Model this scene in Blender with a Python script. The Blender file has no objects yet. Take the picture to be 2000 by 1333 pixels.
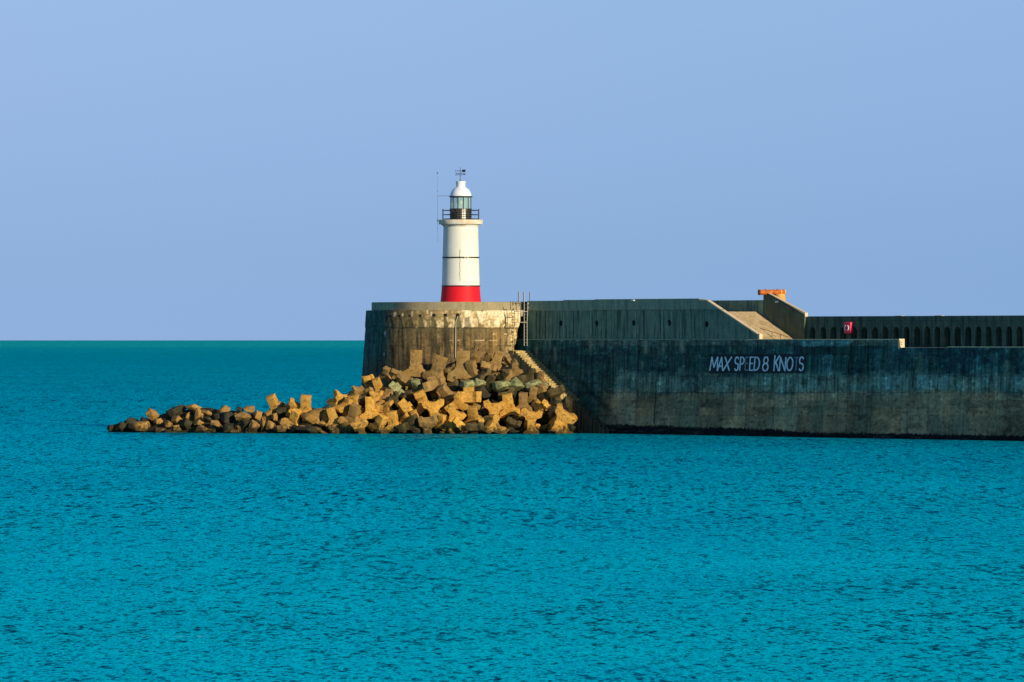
import bpy, bmesh, math, random
import numpy as np
from mathutils import Vector, Matrix, noise as mnoise

R = math.radians
C = bpy.context.scene.collection
random.seed(7)

# ------------------------------------------------------------------ camera
F = 13000.0            # focal length in photo pixels (photo 2000 wide)
H = 8.89               # camera height above the water
HY = 664.0             # horizon row
cam_d = bpy.data.cameras.new('camera'); cam = bpy.data.objects.new('camera', cam_d); C.objects.link(cam)
cam.location = (0, 0, H); cam.rotation_euler = (R(90), 0, 0)
cam_d.sensor_width = 36; cam_d.lens = F / 2000 * 36
cam_d.shift_y = -(666.5 - HY) / 2000
cam_d.clip_start = 1; cam_d.clip_end = 300000
bpy.context.scene.camera = cam
sc = bpy.context.scene
sc.view_settings.view_transform = 'Standard'; sc.view_settings.look = 'None'
sc.view_settings.exposure = 0; sc.view_settings.gamma = 1

# ------------------------------------------------------------------ light
AZ, EL = R(50.3), R(14.5)
SUN = Vector((math.cos(AZ) * math.cos(EL), -math.sin(AZ) * math.cos(EL), math.sin(EL)))
sl = bpy.data.lights.new('sun', 'SUN'); so = bpy.data.objects.new('sun', sl); C.objects.link(so)
sl.energy = 4.9; sl.angle = R(0.5); sl.color = (1, .86, .62)
so.rotation_euler = SUN.to_track_quat('Z', 'Y').to_euler(); so.location = (60, 500, 60)
w = bpy.data.worlds.new('World'); sc.world = w; w.use_nodes = True
nt = w.node_tree; nt.nodes.clear()
sky = nt.nodes.new('ShaderNodeTexSky'); sky.sky_type = 'NISHITA'; sky.sun_disc = False
sky.sun_elevation = EL; sky.sun_rotation = math.atan2(SUN.x, SUN.y)
tc = nt.nodes.new('ShaderNodeTexCoord'); sp = nt.nodes.new('ShaderNodeSeparateXYZ')
rp = nt.nodes.new('ShaderNodeValToRGB')
nt.links.new(tc.outputs['Generated'], sp.inputs[0])
# hand-set sky colour against height: lilac blue low down, a little paler higher up, darkened overhead to cut ambient light
nt.links.new(sp.outputs['Z'], rp.inputs[0])
e = rp.color_ramp.elements
e[0].position = 0.0; e[0].color = (.282, .450, .770, 1)
e[1].position = 1.0; e[1].color = (.03, .08, .24, 1)
for p_, c_ in ((.012, (.270, .448, .755, 1)), (.028, (.290, .468, .795, 1)), (.05, (.312, .495, .825, 1)), (.3, (.12, .23, .48, 1))):
    q = e.new(p_); q.color = c_
sc10 = nt.nodes.new('ShaderNodeVectorMath'); sc10.operation = 'SCALE'; sc10.inputs['Scale'].default_value = 10.0
nt.links.new(rp.outputs[0], sc10.inputs[0])
mx = nt.nodes.new('ShaderNodeMix'); mx.data_type = 'RGBA'; mx.inputs[0].default_value = .93
az = nt.nodes.new('ShaderNodeMapRange'); nt.links.new(sp.outputs['X'], az.inputs[0])
az.inputs[1].default_value = -.08; az.inputs[2].default_value = .5; az.inputs[3].default_value = 0; az.inputs[4].default_value = 1
azm = nt.nodes.new('ShaderNodeMix'); azm.data_type = 'RGBA'; azm.blend_type = 'MULTIPLY'; nt.links.new(az.outputs[0], azm.inputs[0])
nt.links.new(sc10.outputs[0], azm.inputs[6]); azm.inputs[7].default_value = (.55, .78, .82, 1)
nt.links.new(azm.outputs[2], mx.inputs[7])
nt.links.new(sky.outputs[0], mx.inputs[6])
bg = nt.nodes.new('ShaderNodeBackground'); bg.inputs[1].default_value = .1
wo = nt.nodes.new('ShaderNodeOutputWorld')
nt.links.new(mx.outputs[2], bg.inputs[0]); nt.links.new(bg.outputs[0], wo.inputs[0])

# ------------------------------------------------------------------ helpers
def at(px, py, Y):
    return Vector(((px - 1000) * Y / F, Y, H - (py - HY) * Y / F))
D = Vector((.596, -.803, 0)).normalized()        # along the breakwater, towards the right and nearer
P = Vector((-D.y, D.x, 0))                       # across it, away from the camera
P0 = Vector((1.5, 642.1, 0))
def pt(s, w_, z=0.): return P0 + D * s + P * w_ + Vector((0, 0, z))
def s_at(px, w_):
    k = (px - 1000) / F; b = P0 + P * w_
    return (k * b.y - b.x) / (D.x - k * D.y)
def z_at(px, py, w_):
    Y = pt(s_at(px, w_), w_).y
    return H - (py - HY) * Y / F
def to_px(X, Y, z): return 1000 + F * X / Y, HY - (z - H) * F / Y

def _h(ix, iy, seed):
    n = (ix.astype(np.int64) * 374761393 + iy.astype(np.int64) * 668265263 + seed * 1442695041) & 0xffffffff
    n = ((n ^ (n >> 13)) * 1274126177) & 0xffffffff
    return ((n ^ (n >> 16)) & 0xffff) / 65535.0
def vn(x, y, seed=0):
    x = np.asarray(x, float); y = np.asarray(y, float)
    ix = np.floor(x); iy = np.floor(y); fx = x - ix; fy = y - iy
    fx = fx * fx * (3 - 2 * fx); fy = fy * fy * (3 - 2 * fy)
    a = _h(ix, iy, seed); b = _h(ix + 1, iy, seed); c = _h(ix, iy + 1, seed); d = _h(ix + 1, iy + 1, seed)
    return (a * (1 - fx) + b * fx) * (1 - fy) + (c * (1 - fx) + d * fx) * fy
def fbm(x, y, seed=0, o=4):
    t = 0; a = .5; s = 0
    for i in range(o):
        t = t + a * vn(np.asarray(x) * 2 ** i, np.asarray(y) * 2 ** i, seed + i * 17); s += a; a *= .5
    return t / s
def ss(a, b, x):
    t = np.clip((x - a) / (b - a), 0, 1); return t * t * (3 - 2 * t)

def tag(o, label=None, cat=None, group=None, kind=None):
    if label: o['label'] = label
    if cat: o['category'] = cat
    if group: o['group'] = group
    if kind: o['kind'] = kind
    return o
def thing(name, label, cat, loc=(0, 0, 0), group=None):
    o = bpy.data.objects.new(name, None); C.objects.link(o); o.location = loc; o.empty_display_size = .3
    return tag(o, label, cat, group)
def link(name, me, m, parent=None, smooth=False, wm=True):
    o = bpy.data.objects.new(name, me); C.objects.link(o)
    if m and not me.materials: me.materials.append(m)
    if smooth:
        me.polygons.foreach_set('use_smooth', [True] * len(me.polygons)); me.set_sharp_from_angle(angle=R(35))
    if parent is not None:
        o.parent = parent
        if wm: o.matrix_parent_inverse = Matrix.Translation(parent.location).inverted()
    return o
def obj(name, bm, m, parent=None, smooth=False, wm=True):
    bmesh.ops.recalc_face_normals(bm, faces=bm.faces)
    me = bpy.data.meshes.new(name); bm.to_mesh(me); bm.free()
    return link(name, me, m, parent, smooth, wm)
def prism(bm, A, B):
    """closed solid between matching loops A and B"""
    va = [bm.verts.new(p) for p in A]; vb = [bm.verts.new(p) for p in B]; n = len(A)
    fs = [bm.faces.new(va), bm.faces.new(vb[::-1])]
    for i in range(n): fs.append(bm.faces.new((va[i], vb[i], vb[(i + 1) % n], va[(i + 1) % n])))
    return va, vb
def sw_prism(bm, poly, w0, w1):
    return prism(bm, [pt(s, w0, z) for s, z in poly], [pt(s, w1, z) for s, z in poly])
def sw_box(bm, s0, s1, w0, w1, z0, z1):
    return sw_prism(bm, [(s0, z0), (s1, z0), (s1, z1), (s0, z1)], w0, w1)
def bev(bm, off=.05, seg=2):
    bmesh.ops.bevel(bm, geom=list(bm.edges), offset=off, segments=seg, affect='EDGES', profile=.6, clamp_overlap=True)
def tube(bm, a, b, r0, r1=None, n=8):
    a = Vector(a); b = Vector(b); r1 = r0 if r1 is None else r1
    q = (b - a).to_track_quat('Z', 'Y')
    A = [a + q @ Vector((r0 * math.cos(2 * math.pi * i / n), r0 * math.sin(2 * math.pi * i / n), 0)) for i in range(n)]
    B = [b + q @ Vector((r1 * math.cos(2 * math.pi * i / n), r1 * math.sin(2 * math.pi * i / n), 0)) for i in range(n)]
    prism(bm, A, B)
def path(bm, pts, r, n=6):
    for a, b in zip(pts[:-1], pts[1:]): tube(bm, a, b, r, n=n)
def lathe(bm, c, prof, n=64, cap=True):
    rings = [[bm.verts.new((c[0] + r * math.cos(2 * math.pi * i / n), c[1] + r * math.sin(2 * math.pi * i / n), z)) for i in range(n)] for r, z in prof]
    for a, b in zip(rings[:-1], rings[1:]):
        for i in range(n): bm.faces.new((a[i], a[(i + 1) % n], b[(i + 1) % n], b[i]))
    if cap: bm.faces.new(rings[0][::-1]); bm.faces.new(rings[-1])
def grid(name, V, m, parent, col=None, smooth=True):
    """V: (rows, cols, 3) array"""
    r, c, _ = V.shape
    idx = np.arange(r * c).reshape(r, c)
    q = np.stack([idx[:-1, :-1], idx[:-1, 1:], idx[1:, 1:], idx[1:, :-1]], -1).reshape(-1, 4)
    me = bpy.data.meshes.new(name); me.from_pydata(V.reshape(-1, 3).tolist(), [], q.tolist())
    if col is not None:
        a = me.color_attributes.new('stain', 'FLOAT_COLOR', 'POINT')
        cc = np.ones((r * c, 4)); cc[:, :3] = np.clip(col.reshape(-1, 3), .002, .95); a.data.foreach_set('color', cc.ravel())
    if smooth: me.polygons.foreach_set('use_smooth', [True] * len(me.polygons))
    o = link(name, me, m, parent)
    return o
def mixc(a, b, t): return a * (1 - t[..., None]) + b * t[..., None]
def V3(*a): return np.array(a, float)

# ------------------------------------------------------------------ materials
class NT:
    def __init__(s, name):
        s.m = bpy.data.materials.new(name); s.m.use_nodes = True; s.t = s.m.node_tree; s.t.nodes.clear()
        s.out = s.n('ShaderNodeOutputMaterial')
    def n(s, k, **kw):
        x = s.t.nodes.new(k)
        for a, b in kw.items(): setattr(x, a, b)
        return x
    def l(s, a, b): s.t.links.new(a, b)
    def noise(s, scale, vec=None, stretch=None, detail=4, rough=.6):
        x = s.n('ShaderNodeTexNoise'); x.inputs['Scale'].default_value = scale
        x.inputs['Detail'].default_value = detail; x.inputs['Roughness'].default_value = rough
        if vec is not None:
            if stretch:
                mp = s.n('ShaderNodeMapping'); mp.inputs['Scale'].default_value = stretch; s.l(vec, mp.inputs[0]); vec = mp.outputs[0]
            s.l(vec, x.inputs['Vector'])
        return x
    def ramp(s, v, stops):
        x = s.n('ShaderNodeValToRGB'); e = x.color_ramp.elements
        for i, (p, c) in enumerate(stops):
            q = e[i] if i < 2 else e.new(p)
            q.position = p; q.color = (c, c, c, 1) if isinstance(c, (int, float)) else (*c, 1)
        s.l(v, x.inputs[0]); return x.outputs[0]
    def mix(s, f, a, b, mode='MIX'):
        x = s.n('ShaderNodeMix', data_type='RGBA', blend_type=mode)
        for k, v in ((0, f), (6, a), (7, b)):
            if isinstance(v, (int, float)): x.inputs[k].default_value = v if k == 0 else (v, v, v, 1)
            elif isinstance(v, tuple): x.inputs[k].default_value = (*v, 1)
            else: s.l(v, x.inputs[k])
        return x.outputs[2]
    def bsdf(s, col, rough=.85, spec=.25, bump=None, bs=.3, bd=.05, metal=0):
        b = s.n('ShaderNodeBsdfPrincipled'); b.inputs['Roughness'].default_value = rough
        b.inputs['Specular IOR Level'].default_value = spec; b.inputs['Metallic'].default_value = metal
        if isinstance(col, tuple): b.inputs['Base Color'].default_value = (*col, 1)
        else: s.l(col, b.inputs['Base Color'])
        if bump is not None:
            u = s.n('ShaderNodeBump'); u.inputs['Strength'].default_value = bs; u.inputs['Distance'].default_value = bd
            s.l(bump, u.inputs['Height']); s.l(u.outputs[0], b.inputs['Normal'])
        s.l(b.outputs[0], s.out.inputs[0]); return b

def m_stained(name, tex=.35):          # colour comes from the surface's own stain map
    k = NT(name); g = k.n('ShaderNodeNewGeometry').outputs['Position']
    a = k.n('ShaderNodeVertexColor', layer_name='stain').outputs['Color']
    n1 = k.noise(5, g, detail=6, rough=.7); n2 = k.noise(.8, g, (1.6, 1.6, .2), detail=5)
    f = k.ramp(n1.outputs[0], [(.25, 1 - tex), (.75, 1 + tex * .8)]); f2 = k.ramp(n2.outputs[0], [(.3, 1 - tex * .8), (.7, 1 + tex * .7)])
    c = k.mix(1, k.mix(1, a, f, 'MULTIPLY'), f2, 'MULTIPLY')
    c = k.mix(1, c, (1.3, 1.3, 1.3) if name == 'stained_concrete' else (1.02, 1., .98), 'MULTIPLY')
    k.bsdf(c, .9, .15, n1.outputs[0], .5, .06); return k.m
def m_concrete(name, c1, c2, streak=.5, dark=(.02, .05, .05), scale=1.2):
    k = NT(name); g = k.n('ShaderNodeNewGeometry').outputs['Position']
    n0 = k.noise(scale, g, detail=5); n1 = k.noise(7, g, detail=6, rough=.7); n2 = k.noise(1.7, g, (2.2, 2.2, .14), detail=6, rough=.65)
    c = k.mix(k.ramp(n0.outputs[0], [(.35, 0), (.65, 1)]), c1, c2)
    c = k.mix(k.ramp(n2.outputs[0], [(.49, 0), (.60, streak)]), c, dark)
    c = k.mix(1, c, k.ramp(n1.outputs[0], [(.2, .7), (.8, 1.25)]), 'MULTIPLY')
    k.bsdf(c, .9, .15, n1.outputs[0], .4, .05); return k.m
def m_plain(name, col, rough=.5, metal=0, spec=.4, var=.15, scale=6):
    k = NT(name); g = k.n('ShaderNodeNewGeometry').outputs['Position']
    n1 = k.noise(scale, g, detail=4)
    c = k.mix(1, col, k.ramp(n1.outputs[0], [(.25, 1 - var), (.75, 1 + var)]), 'MULTIPLY')
    k.bsdf(c, rough, spec, n1.outputs[0], .15, .02, metal); return k.m

def m_armour(name, c1, c2, c3, green=False):
    k = NT(name); geo = k.n('ShaderNodeNewGeometry'); g = geo.outputs['Position']
    oi = k.n('ShaderNodeObjectInfo')
    n0 = k.noise(1.1, g, detail=5, rough=.65); n1 = k.noise(6, g, detail=6, rough=.7); n2 = k.noise(2.6, g, detail=6, rough=.75)
    c = k.mix(k.ramp(n0.outputs[0], [(.38, 0), (.62, 1)]), c1, c2)
    c = k.mix(k.ramp(oi.outputs['Random'], [(0, 0), (1, .55)]), c, c3)
    c = k.mix(1, c, k.ramp(n1.outputs[0], [(.25, .5), (.5, 1.0), (.75, 1.3)]), 'MULTIPLY')
    c = k.mix(k.ramp(n2.outputs[0], [(.53, 0), (.64, .7)]), c, (.09, .055, .02))
    # weed and wet growth in the tide zone
    sp_ = k.n('ShaderNodeSeparateXYZ'); k.l(g, sp_.inputs[0])
    ad = k.n('ShaderNodeMath', operation='MULTIPLY_ADD'); k.l(n2.outputs[0], ad.inputs[0]); ad.inputs[1].default_value = 3.4; 
    sb = k.n('ShaderNodeMath', operation='SUBTRACT'); k.l(sp_.outputs['Z'], sb.inputs[0]); k.l(ad.outputs[0], sb.inputs[1]); ad.inputs[2].default_value = -1.35
    weed = k.ramp(sb.outputs[0], [(.0, .9), (.55, 0)])
    c = k.mix(weed, c, (.035, .03, .014))
    if green:
        up = k.n('ShaderNodeSeparateXYZ'); k.l(geo.outputs['Normal'], up.inputs[0])
        c = k.mix(k.ramp(n2.outputs[0], [(.42, .0), (.6, .75)]), c, (.09, .12, .035))
    k.bsdf(c, .88, .18, n1.outputs[0], .55, .09); return k.m

M = dict(
    stained=m_stained('stained_concrete'),
    stained_soft=m_stained('stained_bastion_concrete', .22),
    upper=m_concrete('upper_wall_concrete', (.14, .25, .16), (.24, .34, .21), .85, (.05, .10, .075)),
    cap=m_concrete('cap_concrete', (.24, .35, .22), (.33, .42, .26), .6, (.11, .19, .13)),
    parap=m_concrete('bastion_parapet_concrete', (.33, .27, .15), (.42, .34, .19), .3, (.22, .19, .11)),
    dark=m_concrete('dark_seawall_concrete', (.06, .12, .08), (.12, .19, .12), .8, (.012, .03, .028)),
    butt=m_concrete('buttress_concrete', (.085, .11, .065), (.12, .145, .085), .4, (.04, .06, .04)),
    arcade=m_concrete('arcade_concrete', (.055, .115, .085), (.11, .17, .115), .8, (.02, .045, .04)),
    niche=m_concrete('shaded_niche_concrete', (.018, .035, .03), (.04, .06, .045), .6, (.01, .02, .02)),  # shade inside the arches put into the back wall colour
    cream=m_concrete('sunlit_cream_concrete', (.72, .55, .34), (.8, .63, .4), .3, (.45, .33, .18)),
    ramp_=m_concrete('ramp_concrete', (.48, .34, .16), (.66, .5, .28), .5, (.3, .2, .08)),
    deck=m_concrete('deck_concrete', (.3, .26, .18), (.4, .34, .22), .4, (.15, .13, .09)),
    stair=m_concrete('stair_stone', (.34, .23, .08), (.60, .43, .19), .7, (.12, .11, .04), 5),
    stair_lo=m_concrete('shaded_stair_stone', (.1, .1, .06), (.16, .14, .08), .8, (.02, .03, .02), 3),  # shade on the lower flight put into the stone colour
    steel=m_plain('galvanised_steel', (.48, .44, .34), .6, 0, .3),
    steel_dark=m_plain('rusty_dark_steel', (.12, .1, .07), .6),
    black=m_plain('black_paint', (.012, .012, .012), .4),
    rail=m_plain('rusty_rail', (.3, .13, .05), .7),
    rust=m_plain('orange_rust_paint', (.50, .13, .02), .7, 0, .2, .5, 4),
    rust2=m_plain('pale_orange_paint', (.72, .34, .08), .7, 0, .3, .2, 3),
    rustd=m_plain('dark_rust', (.1, .03, .012), .7),
    red=m_plain('red_gloss_paint', (.72, .012, .022), .6, 0, .2, .1, 2),
    redbox=m_plain('red_box_paint', (.95, .05, .11), .5, 0, .3, .08),
    whitep=m_plain('white_marking_paint', (.85, .85, .82), .5, 0, .3, .05),
    dome=m_plain('white_dome_paint', (.82, .83, .83), .35, 0, .4, .04, 2),
    hole=m_plain('hole_dark', (.01, .012, .012), .9),
    lens=m_plain('lens_white', (.9, .92, .92), .2, 0, .5, .03),
    letter=m_plain('pale_letter_paint', (.80, .99, .92), .8, 0, .2, .25, 4),
    letter_faded=m_plain('faded_letter_paint', (.2, .3, .27), .8, 0, .2, .3, 4),
    board=m_plain('dark_board_paint', (.018, .04, .042), .8, 0, .2, .3, 3),
    plate=m_plain('pale_plate', (.42, .6, .5), .6),
    gold=m_armour('golden_armour_concrete', (.58, .29, .042), (.72, .40, .08), (.32, .18, .045)),
    brown=m_armour('brown_armour_concrete', (.30, .175, .05), (.40, .25, .085), (.16, .105, .04)),
    olive=m_armour('olive_weedy_concrete', (.07, .055, .022), (.15, .11, .04), (.05, .045, .02), False),
    pale=m_armour('pale_green_concrete', (.34, .33, .15), (.44, .41, .20), (.24, .25, .10), True),
    rock_gold=m_armour('golden_boulder_rock', (.38, .205, .05), (.48, .28, .08), (.17, .10, .035)),
    rock_dark=m_armour('dark_boulder_rock', (.035, .035, .02), (.06, .05, .025), (.03, .035, .03)),
    core=m_armour('rubble_core_rock', (.035, .03, .018), (.06, .045, .025), (.03, .03, .02)),  # dark tone stands in for shade in the gaps between blocks
)
def white_tower():
    k = NT('white_tower_paint'); g = k.n('ShaderNodeNewGeometry').outputs['Position']
    n1 = k.noise(1.5, g, (1, 1, .18), detail=6); n2 = k.noise(.9, g, detail=3)
    c = k.mix(k.ramp(n2.outputs[0], [(.35, 0), (.7, 1)]), (.74, .72, .60), (.80, .79, .70))
    c = k.mix(k.ramp(n1.outputs[0], [(.58, 0), (.75, .35)]), c, (.62, .53, .34))
    k.bsdf(c, .6, .3, n1.outputs[0], .1, .02); return k.m
M['tower'] = white_tower()
def gallery_mat():
    k = NT('stained_gallery_paint'); g = k.n('ShaderNodeNewGeometry').outputs['Position']
    n1 = k.noise(1.3, g, detail=5)
    c = k.mix(k.ramp(n1.outputs[0], [(.45, 0), (.62, .8)]), (.80, .76, .64), (.66, .48, .28))
    k.bsdf(c, .6, .3, n1.outputs[0], .1, .02); return k.m
M['gallery'] = gallery_mat()
def lantern_base_mat():
    k = NT('dark_lantern_plate'); g = k.n('ShaderNodeNewGeometry').outputs['Position']
    n1 = k.noise(3.0, g, (1, 1, .3), detail=4)
    c = k.mix(k.ramp(n1.outputs[0], [(.45, 0), (.7, .8)]), (.025, .022, .018), (.10, .07, .045))
    k.bsdf(c, .4, .5); return k.m
M['lbase'] = lantern_base_mat()
def glass_mat():
    k = NT('pale_green_glazing'); b = k.bsdf((.42, .62, .48), .08, .6); b.inputs['Alpha'].default_value = .5; return k.m
M['glass'] = glass_mat()

def water():
    k = NT('teal_sea_water'); geo = k.n('ShaderNodeNewGeometry'); g = geo.outputs['Position']
    def field(sx, sy, amp, detail=2, rough=.5, rot=0.):
        mp = k.n('ShaderNodeMapping'); mp.inputs['Scale'].default_value = (sx, sy, 1); mp.inputs['Rotation'].default_value = (0, 0, rot)
        k.l(g, mp.inputs[0])
        n = k.noise(1, mp.outputs[0], detail=detail, rough=rough)
        a = k.n('ShaderNodeVectorMath', operation='SUBTRACT'); k.l(n.outputs['Color'], a.inputs[0]); a.inputs[1].default_value = (.5, .5, .5)
        b = k.n('ShaderNodeVectorMath', operation='MULTIPLY'); k.l(a.outputs[0], b.inputs[0]); b.inputs[1].default_value = (amp * .8, amp, 0)
        return b.outputs[0]
    def add(a, b):
        x = k.n('ShaderNodeVectorMath', operation='ADD'); k.l(a, x.inputs[0]); k.l(b, x.inputs[1]); return x.outputs[0]
    big = add(field(.10, .035, .34, 3, .55, .12), field(.022, .018, .30, 3, .5, .1))
    mid = field(2.3, .55, 1.15, 4, .62, -.06)
    sm = field(7.0, 1.8, 1.05, 3, .6, .05)
    sy = k.n('ShaderNodeSeparateXYZ'); k.l(g, sy.inputs[0])
    def lod(vec, *st):        # swell and chop lengthen further offshore
        mm = k.n('ShaderNodeMapRange'); mm.interpolation_type = 'SMOOTHSTEP'; k.l(sy.outputs['Y'], mm.inputs[0])
        for i_, q_ in enumerate(st): mm.inputs[i_ + 1].default_value = q_
        x = k.n('ShaderNodeVectorMath', operation='SCALE'); k.l(vec, x.inputs[0]); k.l(mm.outputs[0], x.inputs['Scale']); return x.outputs[0]
    f1 = lod(field(2.0, .20, 1.4, 3, .6, -.02), 220, 380, 0, 1)
    f2 = lod(field(1.0, .045, 1.5, 4, .65, .0), 480, 900, 0, 1)
    v = add(add(add(big, mid), sm), add(f1, f2))
    # calmer and rougher lanes of wind far across the surface
    s = add(v, geo.outputs['Normal'])
    nn = k.n('ShaderNodeVectorMath', operation='NORMALIZE'); k.l(s, nn.inputs[0]); N_ = nn.outputs[0]
    # slope towards the viewer decides how much of the dark body shows: plain Fresnel-like facing term
    lw = k.n('ShaderNodeLayerWeight'); lw.inputs['Blend'].default_value = .5; k.l(N_, lw.inputs['Normal'])
    fac = k.ramp(lw.outputs['Facing'], [(.72, .0), (.84, .4), (.955, 1.0)])
    sep = k.n('ShaderNodeSeparateXYZ'); k.l(g, sep.inputs[0])
    mr = k.n('ShaderNodeMapRange'); k.l(sep.outputs['Y'], mr.inputs[0]); mr.inputs[1].default_value = 150; mr.inputs[2].default_value = 3000
    lg = k.n('ShaderNodeMath', operation='LOGARITHM'); k.l(sep.outputs['Y'], lg.inputs[0]); lg.inputs[1].default_value = 10
    mr2 = k.n('ShaderNodeMapRange'); k.l(lg.outputs[0], mr2.inputs[0]); mr2.inputs[1].default_value = 2.2; mr2.inputs[2].default_value = 4.0
    dist = mr2.outputs[0]
    patch = k.noise(.004, g, (1, .35, 1), detail=4)
    # the body colour changes with distance offshore
    body = k.ramp(dist, [(.0, (.0, .77, .83)), (.20, (.0, .71, .83)), (.33, (.0, .66, .80)), (.47, (.0, .56, .70)), (.69, (.0, .52, .62)), (.89, (.0, .60, .64)), (1.0, (.02, .80, .70))])
    pt_ = k.noise(.035, g, (1, .3, 1), detail=5, rough=.6)
    body = k.mix(1, body, k.ramp(pt_.outputs[0], [(.3, .84), (.7, 1.12)]), 'MULTIPLY')
    # brown reflection of the mound painted into the body colour, and a broken line of froth nearer in
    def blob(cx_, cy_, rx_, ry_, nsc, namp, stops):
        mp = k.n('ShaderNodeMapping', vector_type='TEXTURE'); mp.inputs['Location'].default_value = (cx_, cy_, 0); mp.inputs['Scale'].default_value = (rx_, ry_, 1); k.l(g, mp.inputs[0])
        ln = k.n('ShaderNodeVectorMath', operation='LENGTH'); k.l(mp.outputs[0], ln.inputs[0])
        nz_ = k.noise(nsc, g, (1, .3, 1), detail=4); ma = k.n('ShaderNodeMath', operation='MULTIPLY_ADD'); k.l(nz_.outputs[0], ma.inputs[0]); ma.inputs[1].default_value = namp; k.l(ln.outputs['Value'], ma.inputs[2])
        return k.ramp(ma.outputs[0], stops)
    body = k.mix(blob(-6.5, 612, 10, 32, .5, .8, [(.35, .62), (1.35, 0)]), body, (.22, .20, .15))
    body = k.mix(blob(-10.3, 199.5, 5.5, 2.2, 2.2, 1.6, [(.75, .45), (.95, 0)]), body, (.55, .9, .85))
    gl_col = k.ramp(dist, [(.0, (.0, .93, .84)), (.33, (.0, .85, .86)), (.55, (.0, .80, .76)), (.78, (.0, .74, .66)), (1.0, (.03, .92, .70))])
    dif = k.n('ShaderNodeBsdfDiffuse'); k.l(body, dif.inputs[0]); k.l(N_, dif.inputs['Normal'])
    dk = k.n('ShaderNodeBsdfDiffuse'); dk.inputs[0].default_value = (0, .07, .14, 1)
    gl = k.n('ShaderNodeBsdfGlossy'); k.l(gl_col, gl.inputs[0]); gl.inputs['Roughness'].default_value = .22
    # reflections use a gentler version of the ripples
    g2 = k.n('ShaderNodeVectorMath', operation='SCALE'); k.l(v, g2.inputs[0]); g2.inputs['Scale'].default_value = .35
    s2 = add(g2.outputs[0], geo.outputs['Normal']); n2 = k.n('ShaderNodeVectorMath', operation='NORMALIZE'); k.l(s2, n2.inputs[0]); k.l(n2.outputs[0], gl.inputs['Normal'])
    m1 = k.n('ShaderNodeMixShader'); m1.inputs[0].default_value = .5; k.l(dif.outputs[0], m1.inputs[1]); k.l(gl.outputs[0], m1.inputs[2])
    m2 = k.n('ShaderNodeMixShader'); k.l(fac, m2.inputs[0]); k.l(dk.outputs[0], m2.inputs[1]); k.l(m1.outputs[0], m2.inputs[2])
    k.l(m2.outputs[0], k.out.inputs[0]); return k.m
M['water'] = water()

# ------------------------------------------------------------------ sea
bm = bmesh.new()
ys = [-300, 300, 1200, 5000, 20000, 90000]; xs = [-60000, -5000, -500, 0, 500, 5000, 60000]
vv = [[bm.verts.new((x, y, 0)) for x in xs] for y in ys]
for j in range(len(ys) - 1):
    for i in range(len(xs) - 1): bm.faces.new((vv[j][i], vv[j][i + 1], vv[j + 1][i + 1], vv[j + 1][i]))
sea = obj('sea', bm, M['water']); tag(sea, kind='structure')

# ------------------------------------------------------------------ harbour wall (front of the breakwater)
BAT = .05
ZT = 8.95; ZL = 8.28
S_END = s_at(2000, 0) + 14
S_STEP = s_at(1755, .45)
hw = thing('harbour_wall', 'long dark teal stained concrete breakwater wall painted with a speed limit', 'harbour wall', pt(20, 0, 0))

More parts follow.
